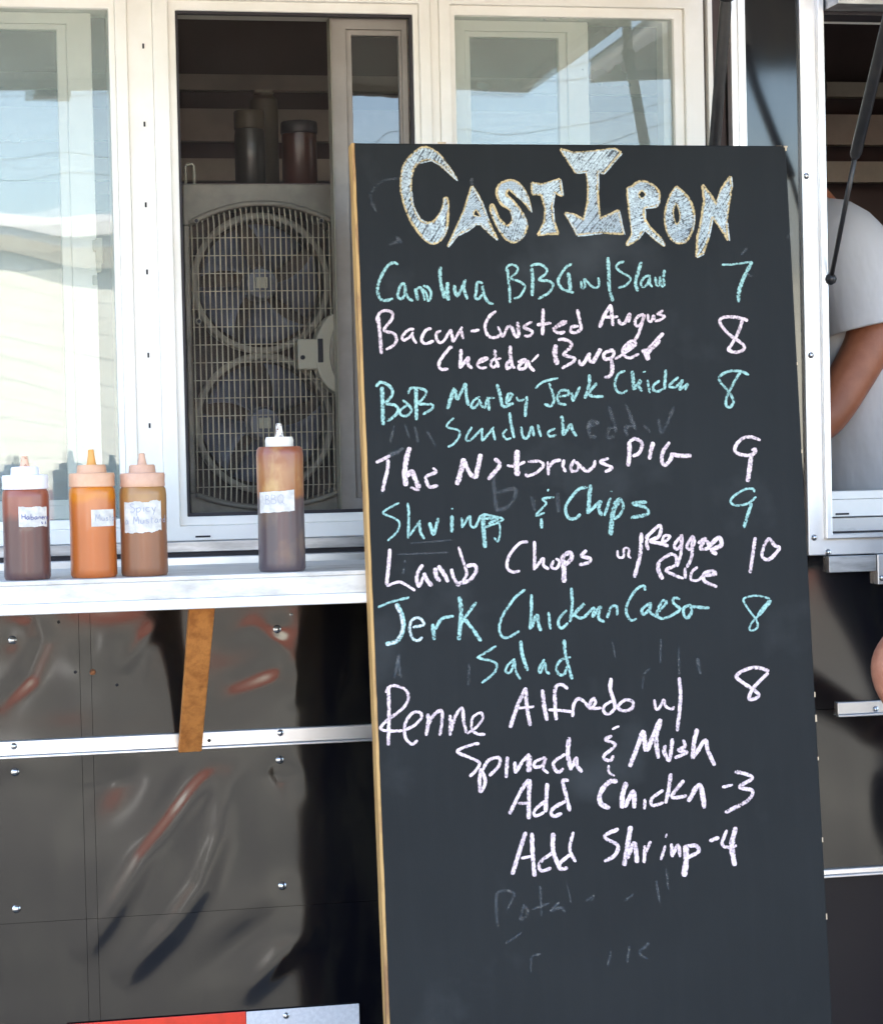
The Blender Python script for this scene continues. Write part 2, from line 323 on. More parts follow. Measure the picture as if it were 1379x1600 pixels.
MT['redwood'] = mat('red_stained_wood', (.36, .07, .035), .7, col2=(.26, .05, .025), scale=4, stretch=(1, 8, 1))
for x, y_, lab in ((-3.3,-6.6,'unseen red wooden table added to redden the panel reflections'),):
    pt = empty('reflection_table', (x,y_,0)); tag(pt, lab, 'reflection table')  # added out of view so the dented panels mirror something red
    for k in range(5): MB().box(x-.9,x+.9,y_-.37+.15*k,y_-.37+.15*k+.14,.72,.76).build('plank','redwood',pt)
    for sg in (-1,1):
        for k in range(2): MB().box(x-.9,x+.9,y_+sg*.72-.14+.145*k,y_+sg*.72+.145*k,.43,.465).build('bench_plank','redwood',pt)
    for xx in (x-.65,x+.65):
        for sg in (-1,1): MB().add([(xx-.02,y_+sg*.2,.715),(xx+.02,y_+sg*.2,.715),(xx+.02,y_+sg*.3,.715),(xx-.02,y_+sg*.3,.715),(xx-.02,y_+sg*.62,0),(xx+.02,y_+sg*.62,0),(xx+.02,y_+sg*.72,0),(xx-.02,y_+sg*.72,0)],[(0,1,2,3),(4,7,6,5),(0,4,5,1),(1,5,6,2),(2,6,7,3),(3,7,4,0)]).build('leg','redwood',pt)
        MB().box(xx+.022,xx+.06,y_-.82,y_+.82,.34,.428).build('crossbeam','redwood',pt)
# ------------------------------------------------------------------ the food truck
T = empty('food_truck', (.3, 1.05, 0)); tag(T, 'black food truck with white framed service windows and raised hatches', 'food truck')
XL, XR, ZT = -2.6, 3.4, 2.75
def h_warp(x, z):
    """how far the thin skin stands out from its frame (m): oil-canning, creases and pulled screws"""
    d = .0016*noise.noise(Vector((x*3.1+4.2, z*2.3, 1.7))) + .0007*noise.noise(Vector((x*7.+1.2, z*6., 5.1)))
    for cx, cz, sx, sz, ang, a in BUMPS:
        dx = x-cx; dz = z-cz; c = math.cos(ang); s = math.sin(ang); p = dx*c+dz*s; q = -dx*s+dz*c
        e = p*p/(2*sx*sx) + q*q/(2*sz*sz)
        if e < 9: d += a*math.exp(-e)
    d += ridge(x, z)
    sm = lambda t: max(0.,min(1.,t))**2*(3-2*max(0.,min(1.,t)))
    return d*sm((z-.775)/.07)*(.25+.75*sm((abs(z-1.179)-.012)/.05))
def bump(px, py, l, w, ang, a):
    p = at(px, py, 0); return (p.x, p.z, l, w, math.radians(ang), a)
BUMPS = [bump(270,1330,.090,.036,63,.0016), bump(175,1205,.05,.026,66,-.0030), bump(265,1270,.045,.014,64,-.0016),
         bump(385,1465,.05,.018,35,-.0018), bump(350,1010,.05,.03,-20,-.0008), bump(172,985,.036,.06,0,.0034), bump(150,1075,.06,.03,40,-.0009), bump(445,1225,.025,.014,-50,-.0007),
         bump(1340,1260,.03,.06,0,.0012)]
RIDGES = [(.00135,.0115,((350,1190),(318,1225),(275,1275),(225,1345),(170,1435),(125,1500))), (.0017,.0125,((372,1180),(352,1240),(343,1310),(315,1385),(268,1452),(185,1535))),
          (.0015,.0120,((500,1455),(440,1492),(398,1545),(365,1640))), (-.0007,.010,((0,955),(55,962),(68,1000),(45,1055),(-10,1110))), (.00014,.009,((320,1120),(380,1085),(430,1065),(470,1025))),
          (-.0003,.010,((335,1075),(385,1060),(440,1035))), (.0004,.009,((345,1000),(395,980),(440,1005),(455,1050))), (.0004,.008,((265,965),(225,1000),(190,1050))), (.0004,.010,((462,950),(466,1040),(455,1110))), (-.0005,.008,((470,1200),(440,1215),(425,1195)))]
RIDGES = [(a, w, [(at(x,y,0).x, at(x,y,0).z) for x,y in [tuple(v) for v in (lambda P: [P[0]]+[((P[i][0]*(1-t)+P[i+1][0]*t),(P[i][1]*(1-t)+P[i+1][1]*t)) for i in range(len(P)-1) for t in (.5,1)])(pts)]]) for a,w,pts in RIDGES]
def ridge(x, z):
    d = 0.
    for a, w, P in RIDGES:
        best = 9.; pos = 0; L = len(P)-1
        if not (min(p[0] for p in P)-4*w < x < max(p[0] for p in P)+4*w and min(p[1] for p in P)-4*w < z < max(p[1] for p in P)+4*w): continue
        for i in range(L):
            ax,az = P[i]; bx,bz = P[i+1]; ux_,uz_ = bx-ax,bz-az; t = max(0.,min(1.,((x-ax)*ux_+(z-az)*uz_)/(ux_*ux_+uz_*uz_)))
            q = math.hypot(x-ax-ux_*t, z-az-uz_*t)
            if q < best: best = q; pos = (i+t)/L
        if best < 4*w: d += a*math.exp(-best*best/(2*w*w))*min(1.,pos*4,(1-pos)*4)**.7*(.62+1.45*pos) if 0 < pos < 1 else 0
    return d
for px, py in ((20,1000),(433,983),(24,1206),(437,1187),(26,1420),(441,1384)): BUMPS.append(bump(px,py,.013,.011,40,-.0004))
def panel(x0, x1, z0, z1, m='paint', y=0.):
    nu = max(2, int((x1-x0)/.005)); nv = max(2, int((z1-z0)/.005))
    if (x0 < -1 and x1 > 1) or x1 < -.8 or x0 > 1: nu = max(2, nu//4); nv = max(2, nv//4)
    return MB().grid(lambda u,v: (x0+(x1-x0)*u, y-h_warp(x0+(x1-x0)*u, z0+(z1-z0)*v), z0+(z1-z0)*v), nu, nv).build('wall_panel', m, T, smooth=True, solid=.003)
for x0, x1 in ((XL,-.9505),(-.95,-.5412),(-.5406,-.5248),(-.5242,.5772),(.5785,.98),(.9805,XR)):
    panel(x0, x1, 1.181, 1.44); panel(x0, x1, .9266, 1.180); panel(x0, x1, .42, .9261, 'paint' if x1 < .578 else 'paint_dull')
panel(.472, .588, 1.4405, 2.36); panel(XL, -.905, 1.4405, 2.36); panel(1.75, XR, 1.4405, 2.36); panel(XL, XR, 2.361, ZT)
# structure behind the skin, with the two service openings
c = MB()
c.box(XL, XR, .012, .05, .42, 1.452); c.box(XL, XR, .012, .05, 2.305, ZT); c.box(XL, -.90, .012, .05, 1.452, 2.305); c.box(.467, .613, .012, .05, 1.452, 2.305); c.box(1.72, XR, .012, .05, 1.452, 2.305)
c.build('wall_core', 'core', T)
MB().box(XL, XR, .05, 2.15, .42, .62).build('floor', 'inside', T); MB().box(XL, XR, .05, 2.15, 2.66, ZT).build('roof', 'inside', T)
MB().box(XL, XR, 2.08, 2.15, .62, 2.66).build('back_wall', 'inside', T); MB().box(XL, XL+.05, .05, 2.08, .62, 2.66).build('end_wall', 'inside', T); MB().box(XR-.05, XR, .05, 2.08, .62, 2.66).build('end_wall', 'inside', T)
for z0, z1, y in ((2.425,2.46,1.86),(2.315,2.388,1.9),(2.222,2.272,1.88)):
    MB().box(XL+.06, XR-.06, y, y+.03, z0, z1).build('wall_shelf', 'inside_strip', T)
for x in (-1.9, 2.7):
    wp = MB(); prof = [(.05,-.11),(.36,-.11),(.41,-.08),(.42,0),(.41,.08),(.36,.11),(.05,.11)]
    wv = MB().lathe(prof, (0,0,0), 36); wp.add([(x+v.x, .16+v.z, .42+v.y) for v in wv.v], wv.f); wh = wp.build('wheel', 'tyre', T, smooth=True, auto=40)
    rv = MB().lathe([(.02,-.13),(.2,-.12),(.22,-.115),(.22,.1)], (0,0,0), 30); MB().add([(x+v.x, .16+v.z, .42+v.y) for v in rv.v], rv.f).build('rim', 'hub', wh, smooth=True, auto=40)
# --- screws
def screw_mesh(r, h, name='screw'):
    s = MB().lathe([(r,0),(r*1.02,h*.18),(r*.95,h*.3),(r*.72,h*.62),(r*.4,h*.9),(.0002,h)], n=14)
    b = bmesh.new(); me = bpy.data.meshes.new(name); me.from_pydata([(v.x,-v.z,v.y) for v in s.v], [], s.f); me.materials.append(MT['steel'])
    me.polygons.foreach_set('use_smooth', [True]*len(me.polygons)); return me
SCREW = screw_mesh(.0062, .0048); SCREW_S = screw_mesh(.0050, .0036); SCREW_T = screw_mesh(.0026, .002)
def screw(px, py, parent, y=0., me=None):
    p = at(px, py, y); return inst(me or SCREW, 'screw', parent, (p.x, y, p.z))
for px, py in ((20,1000),(433,983),(24,1206),(437,1187),(26,1420),(441,1384),(455,960)):
    p = at(px,py,0); screw(px, py, T, -h_warp(p.x,p.z)+.0006, SCREW if py != 960 else SCREW_T)
for x in (-.98, -1.4, -1.8, .98, 1.4, 1.8):
    for z in (1.335, 1.14, .945, .8): inst(SCREW, 'screw', T, (x, -h_warp(x,z)+.0006, z))
p = at(145,1050,0); inst(screw_mesh(.0045,.002,'rust_spot'), 'rust_spot', T, (p.x, -h_warp(p.x,p.z), p.z)).data.materials[0] = MT['rust']
for px, py in ((92,972),(150,952),(183,1070),(118,1050)):
    p = at(px,py,0); q = inst(SCREW_T, 'rivet_hole', T, (p.x, -h_warp(p.x,p.z)+.0007, p.z)); q.material_slots[0].link = 'OBJECT'; q.material_slots[0].material = MT['slot']
# --- trim rails
def rail(x0, x1, z0, z1, screws, m='alu'):
    r = MB().box(x0, x1, -.0075, .004, z0+.004, z1).box(x0, x1, -.0115, .004, z0, z0+.0038).build('trim_rail', m, T, bevel=.0012)
    for px, py in screws: screw(px, py, r, -.0075, SCREW_S)
    return r
r1 = rail(XL, .44, 1.1665, 1.1915, ((22,1166),(438,1145)))
q = screw(327,1157,r1,-.0072,SCREW_T); q.material_slots[0].link = 'OBJECT'; q.material_slots[0].material = MT['slot']
r2 = rail(.6205, XR, 1.168, 1.191, ((1367,1108),)); r3 = rail(.58, XR, .9185, .931, ())
# --- reflective marker tape on the bottom edge
def tape(x0, x1, z1, m, label):
    o = MB().box(x0, x1, -.0062, -.0045, z1-.05, z1).build('marker_tape', m, T, bevel=.0008); o['label'] = label; return o
tape(-.573, -.3125, .7755, 'red', 'red reflective tape'); t2 = tape(-.312, -.143, .7750, 'white_tape', 'white reflective tape'); screw(447,1587,t2,-.0062,SCREW_S)
# --- aluminium surrounds of the two service openings
s1 = MB().ring(-.935, .4893, 1.4205, 2.345, .030, .0235, .0285, .03, -.009, .012).ring(-.9185, .4815, 1.4285, 2.337, .012, .006, .006, .012, -.0135, -.0088).build('opening_surround','alu',T,bevel=.0015)
screw(270,892,s1,-.009,SCREW_S)
s2 = MB().ring(.5765, 1.76, 1.4205, 2.345, .031, .03, .0285, .03, -.009, .012).ring(.602, 1.735, 1.446, 2.33, .011, .01, .008, .01, -.019, -.0088).build('opening_surround','alu',T,bevel=.0018)
for px, py in ((1259,275),(1266,555),(1271,840),(1293,863)): screw(px, py, s2, -.009, SCREW_S)
MB().ring(.6135, 1.72, 1.452, 2.305, .004, .004, .004, .05, -.006, .05).build('opening_gap','gap',T)  # solid dark ring painted in for the shaded gap
# --- flashing and gap below the windows
MB().box(-.905, .466, -.006, .03, 1.456, 1.4715).build('sill_flashing','alu_dull',T,bevel=.001)
MB().box(-.905, .466, .0, .03, 1.447, 1.4558).build('sill_gap','gap',T)  # solid dark strip where the open gap lies in shade
# --- right of the third window: channel and bead
MB().box(.4285, .466, .022, .05, 1.472, 2.305).build('side_channel','gapbrown',T)
MB().box(.4335, .4405, .004, .0218, 1.472, 2.305).build('side_bead','vinyl',T)
MB().box(-.90, -.8605, .016, .05, 1.472, 2.305).build('side_channel','gapbrown',T)
# --- three vinyl slider windows
Z0, Z1 = 1.472, 2.292; GZ0, GZ1 = 1.507, 2.2475
def bowed_pane(x0, x1, z0, z1, y, m, name, parent, bow=.0012, tw=.0008, sd=0.):
    def fn(u, v):
        a = 1-(2*u-1)**2; b = 1-(2*v-1)**2
        return (x0+(x1-x0)*u, y - bow*a*b - tw*(2*u-1)*(2*v-1) - .00022*noise.noise(Vector((u*3+sd, v*5, sd))), z0+(z1-z0)*v)
    return MB().grid(fn, 20, 36).build(name, m, parent, smooth=True)
def window(ox0, ox1, ix0, ix1, label):
    a = ix0-ox0; b = ox1-ix1; cc = GZ0-Z0; d = Z1-GZ1
    w = MB().ring(ox0, ox1, Z0, Z1, a*.66, b*.66, cc*.62, d*.66, .006, .085).ring(ox0+a*.66, ox1-b*.66, Z0+cc*.62, Z1-d*.66, a*.34, b*.34, cc*.38, d*.34, .013, .085).build('window','vinyl',T,bevel=.0016)
    w['label'] = label
    for x in (ix0+.01, ix1-.05): MB().box(x, x+.022, .0052, .0062, 1.4765, 1.4792).build('weep_slot','slot',w)
    return w
def sash(w, x0, x1, sl, sr, y, m='sash', gm='glass_clean', bow=.0007):
    s = MB().ring(x0, x1, GZ0+.001, GZ1-.001, sl*.72, sr*.72, .020, .016, y, y+.024).ring(x0+sl*.72, x1-sr*.72, GZ0+.021, GZ1-.017, sl*.28, sr*.28, .008, .008, y+.005, y+.020).build('sash', m, w, bevel=.0012)
    bowed_pane(x0+sl-.003, x1-sr+.003, GZ0+.026, GZ1-.022, y+.012, gm, 'sash_pane', w, bow, .0003, x0)
    return s
w1 = window(-.860, -.449, -.820, -.4745, 'window on the left with mirrored lot and sky')
bowed_pane(-.820, -.4745, GZ0, GZ1, .024, 'glass', 'pane', w1, .0012, -.0014, 2.)
sash(w1, -.819, -.498, .05, .050, .045, 'vinyl')
lt = MB()
for px0,px1,py0,py1 in ((145,153,375,393),(150,160,372,412),(151,158,405,425),(145,152,430,446)):
    A = at(px0,py1,.045); B = at(px1,py0,.045); lt.box(A.x, B.x, .040, .06, A.z, B.z)
lt.build('latch','cream',w1,bevel=.0015)
w2 = window(-.4118, .0005, -.378, -.0245, 'half open window with a fan inside')
MB().ring(-.378, -.0245, GZ0, GZ1, .004, .004, .005, .004, .018, .03).build('window_track','gap',w2)
sash(w2, -.143, -.0265, .032, .012, .048)
MB().box(-.1445, -.1432, .044, .075, GZ0, GZ1).build('sash_seal','cream',w2)
MB().box(-.374, -.1448, .0335, .0340, GZ0+.004, GZ1-.003).build('hazy_insect_screen','screen',w2)  # likely screen, added as a plain sheet that hazes the fan and interior
w3 = window(.0143, .4273, .0395, .3815, 'window behind the chalkboard with mirrored hatch and sky')
bowed_pane(.0395, .3815, GZ0, GZ1, .024, 'glass', 'pane', w3, .0006, .0006, 7.)
sash(w3, .0405, .255, .03, .046, .045, 'vinyl')
MB().box(.372, .3805, .04, .07, GZ0, GZ1).build('jamb_reflection','vinyl',w3)  # pale strip put in for the jamb's reflection in the glass
MB().box(-.4488, -.4120, .010, .07, Z0, Z1).build('mullion_strip','vinyl',T,bevel=.001); MB().box(.0007, .0141, .010, .07, Z0, Z1).build('mullion_strip','vinyl',T,bevel=.001)
for px, py in ((224,72),(226,194),(228,320),(230,425),(232,555),(234,665)):
    p = at(px,py,.01); MB().box(p.x-.0014, p.x+.0014, .0092, .0105, p.z-.0036, p.z+.0036).build('strip_slot','slot',T)
# --- second opening: white slider frame seen at the bottom and side, open
fz = at(1310,768,.03).z
w4 = MB().ring(.619, 1.715, 1.456, 2.30, .0035, .02, .02, .03, .022, .085).box(.6226, 1.69, .035, .08, 1.4785, fz-.013).box(.6226, 1.69, .040, .08, fz-.0125, fz).box(.6226, 1.69, .03, .08, at(1310,28,.03).z, 2.2695).build('window','vinyl',T,bevel=.001)
w4['label'] = 'open window on the right with a person inside'
p = at(1315,803,.0345); MB().box(p.x-.011, p.x+.011, .0335, .0352, p.z-.0014, p.z+.0014).build('weep_slot','slot',w4)
MB().box(.624, 1.69, .012, .0218, 1.4565, 1.4765).build('dirty_sill','shelf',T)
# --- folded bracket below the second opening
MB().box(.6085, .6865, -.012, .002, 1.3935, 1.4190).build('folded_bracket','alu_dull',T,bevel=.001)
fb = MB().box(.6870, .80, -.016, .002, 1.373, 1.4195).build('folded_bracket','alu',T,bevel=.001); p = at(1377,903,-.016); inst(SCREW_S,'screw',fb,(p.x,-.016,p.z))
# --- hatches held open above the windows
def hatch(x0, x1, zh, tilt, length, lx):
    n = Vector((0,-math.cos(tilt),math.sin(tilt))); k = Vector((0,math.sin(tilt),math.cos(tilt))); o = Vector((0,-.02,zh))
    def slab(a0,a1,d0,d1,t0,t1):
        vs = []
        for t in (t0,t1):
            for x,d in ((a0,d0),(a1,d0),(a1,d1),(a0,d1)): q = o+n*d+k*t; vs.append((x,q.y,q.z))
        return MB().add(vs, [(0,1,2,3),(7,6,5,4),(1,0,4,5),(2,1,5,6),(3,2,6,7),(0,3,7,4)])
    h = slab(x0,x1,0,length,.004,.03).build('hatch','hatch',T)
    slab(x0-.003,x1+.003,0,length+.003,.0305,.034).build('hatch_skin','hatch_top',h)
    for a0,a1,d0,d1 in ((x0,x0+.03,.03,length-.03),(x1-.03,x1,.03,length-.03),(x0,x1,length-.03,length),(x0,x1,0,.03)): slab(a0,a1,d0,d1,-.014,.0035).build('hatch_rim','sash',h)
    for x in lx: slab(x-.05,x+.05,length-.045,length+.012,-.034,-.0145).build('hatch_latch','blackplastic',h)
    return h
hatch(-.93, .465, 2.36, math.radians(-.4), 1.2, (-.49,)); hatch(.60, 1.75, 2.375, math.radians(0), 1.2, (1.2,))
MB().tube([(-.93,-.006,2.36),(.47,-.006,2.36)], .008, 10).build('hatch_hinge','alu',T,smooth=True); MB().tube([(.6,-.006,2.372),(1.75,-.006,2.372)], .008, 10).build('hatch_hinge','alu',T,smooth=True)
hb = at(1345,2,-.06); MB().box(.615, .75, -.07, -.012, hb.z-.006, hb.z+.02).build('hinge_bracket','alu_dull',T,bevel=.001)
def strut(a, m_, b, top):
    a = Vector(a); b = Vector(b); m_ = Vector(m_)
    g = MB().tube([m_, m_+(b-m_)*.02, b-(b-m_)*.05, b], [.007,.0088,.0088,.007], 14).build('gas_strut','blackplastic',T,smooth=True,auto=50)
    MB().tube([a, m_], .0038, 10).build('rod','blackplastic',g,smooth=True)
    MB().lathe([(.002,-.012),(.010,-.008),(.012,0),(.010,.008),(.002,.012)], b, 14).build('ball_joint','blackplastic',g,smooth=True)
    MB().lathe([(.002,-.009),(.007,-.006),(.009,0),(.007,.006),(.002,.009)], a, 12).build('ball_joint','blackplastic',g,smooth=True)
    MB().tube([b, Vector(top)], .008, 10).build('mount','steel',g)
    return g
strut((.406,-.006,1.78),(.399,-.075,1.90),(.385,-.222,2.238),(.386,-.24,2.345))
strut(at(1297,436,-.02),at(1335,245,-.135),at(1379+26,-48,-.335),(.60,-.36,2.37))
# --- serving shelf hanging in front of the first opening
SY = -.3145; SZ = at(440,895,SY).z; SK = .965
sh = MB().box(-1.0, .36, SY, -.014, SZ-.006, SZ).box(-1.0, .36, SY, SY+.004, SZ-.030, SZ-.0062).build('serving_shelf','shelf',T,bevel=.0012)
MB().box(-1.0, .36, SY-.004, SY+.012, SZ-.0442, SZ-.0302).build('shelf_lip','lip',sh,bevel=.003)
MB().box(-1.0, .36, -.03, -.0142, SZ-.03, SZ-.0065).build('shelf_angle','alu_dull',sh)

# ------------------------------------------------------------------ wooden prop under the shelf
pa = at(320,950,-.298); pa.z = SZ-.0065; pb = at(297,1168,-.0185); dz = (pa-pb).normalized(); wx = Vector((1,0,-dz.x/dz.z)).normalized(); nn = dz.cross(wx).normalized()
pr = empty('wooden_prop', pb); tag(pr, 'orange brown wooden prop slanting from under the serving shelf to the rail', 'wood prop')
vs = []
for q in (pb-dz*.004, pb+dz*.07, pa-dz*.06, pa):
    wv = .0172 + .0006*random.uniform(-1,1)
    vs += [q-wx*wv-nn*.006, q+wx*wv-nn*.006, q+wx*wv+nn*.006, q-wx*wv+nn*.006]
fs = [(3,2,1,0),(12,13,14,15)]
for i in range(3): fs += [(i*4+k, i*4+(k+1)%4, i*4+4+(k+1)%4, i*4+4+k) for k in range(4)]
MB().add(vs, fs).build('stick','wood',pr,bevel=.0018)

# ------------------------------------------------------------------ chalkboard
YT, YB = -.285, -.402; ZTOP = (at(556,221,YT).z+at(1232,230,YT).z)/2; ZB = (at(597,1600,YB).z+at(1295,1600,YB).z)/2
sl = (YB-YT)/(ZB-ZTOP)                                           # dY/dz of the board's face
bx0 = (at(556,221,YT).x+at(598,1600,YB).x)/2; bx1 = (at(1232,230,YT).x+at(1295,1600,YB).x)/2
yf = lambda z: YT + sl*(z-ZTOP)
BN = Vector((0,-1,sl)).normalized()                               # outward normal of the face
CB = empty('chalkboard', ((bx0+bx1)/2, yf(0), 0)); tag(CB, 'tall black menu chalkboard covered in pastel handwriting leaning on the shelf', 'chalkboard')
def bslab(x0,x1,z0,z1,d0,d1):
    vs = []
    for d in (d0,d1):
        for x,z in ((x0,z0),(x1,z0),(x1,z1),(x0,z1)): q = Vector((x,yf(z),z))+BN*d; vs.append(q)
    return MB().add(vs, [(3,2,1,0),(4,5,6,7),(0,1,5,4),(1,2,6,5),(2,3,7,6),(3,0,4,7)])
BX0 = bx0-.0005
bslab(bx0+.0036,bx1-.0005,.004,ZTOP,-.010,0).build('board_face','board',CB,bevel=.002)
bslab(bx0+.04,bx1-.0405,.045,ZTOP-.0405,-.025,-.0102).build('backing','boardback',CB)
# raw edge strips with an uneven painted rim
eb = MB(); n_ = 150; rows = []
for i in range(n_+1):
    z = .0+ (ZTOP-.0)*i/n_; j = .0009*noise.noise(Vector((z*23,1.3,0)))+.0006*noise.noise(Vector((z*90,4.3,0)))
    o = Vector((0,yf(z),z)); rows.append([o+BN*(-.026)+Vector((bx0,0,0)), o+BN*(-.0006)+Vector((bx0+.0005*noise.noise(Vector((z*30,7,0))),0,0)), o+BN*(-.0002)+Vector((bx0+.0032+j,0,0)), o+BN*(-.026)+Vector((bx0+.0395,0,0))])
eb.loft(rows); eb.f += [(3,2,1,0), tuple(4*n_+k for k in range(4))]
eb.build('edge_strip','edge',CB)
bslab(bx1-.040,bx1,.002,ZTOP-.0405,-.025,-.0102).build('edge_strip','boardback',CB); bslab(bx0+.0402,bx1-.0402,.002,.042,-.025,-.0102).build('edge_strip','boardback',CB); bslab(bx0+.0402,bx1,ZTOP-.04,ZTOP-.001,-.025,-.0102).build('edge_strip','boardback',CB)
bslab(bx0,bx0+.0066,.002,ZTOP,-.0005,.0006)
def bpt(px, py, lift=0.):
    d = fw*F + rt*(px-689.5) - up*(py-800); P0 = Vector((0,yf(0),0)); t = (P0-CAM).dot(BN)/d.dot(BN)
    return CAM + d*t + BN*lift
for i,(px,py,w,h) in enumerate(((1228,229,7,3),(1231,233,3,6),(1252,568,2,5),(1262,705,2,6),(1276,1085,2,9),(1280,1122,3,12),(1283,1185,2,6),(1287,1312,2,8),(1291,1432,2,10),(690,221,14,2),(1216,227,10,2))):
    p = bpt(px,py); X = min(p.x, bx1-.001)
    bslab(X-w*.0004, X+w*.0004, p.z-h*.0004, min(p.z+h*.0004, ZTOP-.0004), .0001, .0005).build('paint_chip','chip',CB)

# ------------------------------------------------------------------ chalk writing, traced stroke by stroke
def spline(pts, step):
    P = [Vector(p) for p in pts]
    if len(P) == 1: P = [P[0]+Vector((-step,0)), P[0]+Vector((step,0))]
    if len(P) == 2: P = [P[0], (P[0]+P[1])/2, P[1]]
    out = []; Q = [P[0]*2-P[1]] + P + [P[-1]*2-P[-2]]
    for i in range(1, len(Q)-2):
        n = max(2, int((Q[i+1]-Q[i]).length/step)); a,b,c_,d = Q[i-1],Q[i],Q[i+1],Q[i+2]
        for k in range(n):
            t = k/n; out.append(.5*((2*b)+(c_-a)*t+(2*a-5*b+4*c_-d)*t*t+(3*b-a-3*c_+d)*t**3))
    out.append(P[-1]); return out
LIFT = [0]
def stroke(mb, pts, w, mapf, jit=.35, taper=True, step=1.6, wv=.22):
    S = spline(pts, step); n = len(S); LIFT[0] += 1; lift = .00025 + (LIFT[0]%90)*.000006; b = len(mb.v); sd = random.uniform(0,99)
    for i,p in enumerate(S):
        t = S[min(i+1,n-1)]-S[max(i-1,0)]
        t = t.normalized() if t.length > 1e-6 else Vector((1,0)); nr = Vector((-t.y,t.x))
        ww = w*(1+wv*noise.noise(Vector((i*.22,sd,0))))*.5
        e = min(i,n-1-i)/max(2.,w/step*.5)
        if taper and e < 1: ww *= .55+.45*math.sqrt(max(0,e))
        j = jit*noise.noise(Vector((i*.6,sd,7)))
        for sgn, v in ((-1,0.),(1,1.)):
            q = p + nr*(sgn*ww+j); mb.uv[len(mb.v)] = (i*.1, v); mb.v.append(mapf(q.x,q.y,lift))
    for i in range(n-1): k = b+2*i; mb.f.append((k,k+2,k+3,k+1))
def parse(s):
    """'w x,y x,y ; w x,y ...'"""
    for part in s.split(';'):
        tk = part.split()
        if tk: yield float(tk[0]), [tuple(float(c) for c in t.split(',')) for t in tk[1:]]
def write(name, label, runs, kind=None):
    for mname in dict.fromkeys(r[3] for r in runs):
        st = []
        for (x0,y0,s,mn,data) in runs:
            if mn != mname: continue
            for w, pts in parse(data):
                P = [(x0+x/s, y0+y/s) for x,y in pts]; st.append((min(p[0] for p in P)-w/s/2, max(p[0] for p in P)+w/s/2, w/s*WIDTH.get(mname,1.), P))
        st.sort(key=lambda t: t[0]); words = []; end = -1e9
        for t in st:
            if kind or name == 'chalk_price':
                words = words or [[]]; words[0].append(t); continue
            if t[0] > end+11: words.append([])
            words[-1].append(t); end = max(end, t[1])
        for wd in words:
            m = MB()
            for _,_,w,P in wd: stroke(m, P, w, bpt)
            o = m.build(name, mname, CB); o['label'] = label if len(words) == 1 else 'one word of the '+label
            if kind: o['kind'] = kind
WIDTH = {'teal':1.10,'pink':1.10,'whitechalk':1.1,'ghost':1.45}
A=(580,400,5.746); B=(800,400,5.516)
write('chalk_word','teal chalk words Carolina BBQ w/ Slaw',[(*A,'teal',"""26 240,80 205,60 150,85 95,170 60,260 60,340 85,390 130,400 195,382;24 305,250 275,250 245,310 238,365 270,385 300,340 302,262 308,330 335,380 375,405;
28 395,290 405,340 415,400;22 400,305 435,280 455,310 480,400;24 465,265 510,285 535,330 525,390 500,405;20 450,290 490,330 505,395;30 622,95 615,150 625,250 655,380;34 685,235 680,300 690,400;22 640,360 680,300;30 745,260 750,320 775,370;26 775,360 845,210;26 840,215 830,290 860,390;
24 1000,245 950,240 940,320 930,370 960,385 1000,330 995,270 1015,360 1050,415 1095,432;24 1220,115 1228,200 1240,320 1242,425;20 1205,135 1225,90 1270,78 1310,105 1300,150 1250,200 1320,225 1370,260 1375,290 1330,365 1275,382"""),
(*B,'teal',"""28 165,100 175,200 170,345;22 155,85 230,70 290,105 290,150 230,205 310,215 350,250 310,320 220,370;24 515,65 460,100 400,190 400,240 440,290 530,315;32 480,140 490,200 500,300;20 590,215 600,275 625,270 620,200 660,240 710,275 745,255 740,185;
28 822,10 830,150 835,280 865,390;20 965,48 920,60 895,95 930,135 1015,190 980,250 910,275;30 1110,50 1080,150 1060,230 1080,305;20 1190,170 1140,180 1105,240 1130,270 1170,230 1180,180 1185,240 1205,268;20 1230,180 1240,250 1265,250 1270,180 1285,255 1305,260;22 1310,120 1300,190 1310,260""")])
A=(580,475,5.746); B=(800,475,5.516)
write('chalk_word','pink chalk words Bacon-Crusted Angus',[(*A,'pink',"""30 60,110 75,250 90,450;26 55,170 55,115 90,70 145,60 190,85 180,140 115,235 200,265 225,320 200,370 130,410;24 385,225 330,235 275,295 295,325 350,290 375,250;26 365,270 380,320 405,355;26 540,220 490,235 450,310 465,350 500,355 560,330;24 625,240 590,255 580,300 610,345 650,330 710,230;
28 710,225 735,345;24 735,340 815,205;24 800,215 825,315;26 890,245 930,240 970,232;26 1118,65 1060,110 1020,190 1030,255 1060,295 1120,300 1160,270;24 1135,200 1160,260 1180,290 1225,195;30 1225,195 1260,215 1290,285 1320,280 1310,160"""),
(*B,'pink',"""24 170,150 100,200 170,235 150,275 100,275;28 265,40 262,150 260,270;26 210,180 335,165;26 345,215 460,160 420,160 360,220 400,250 455,240;26 560,45 580,150 590,210 550,245 505,240 510,200 570,190;30 850,5 790,100 750,205;28 848,10 865,190;22 790,115 910,110;26 915,130 925,165 965,165 1010,85 1000,160;
26 1130,85 1080,110 1055,150 1070,190 1110,170 1135,90 1110,180 1085,260 1050,315;22 1165,85 1170,140 1195,150 1215,100 1225,140;22 1300,55 1250,85 1310,105 1275,135 1225,150""")])
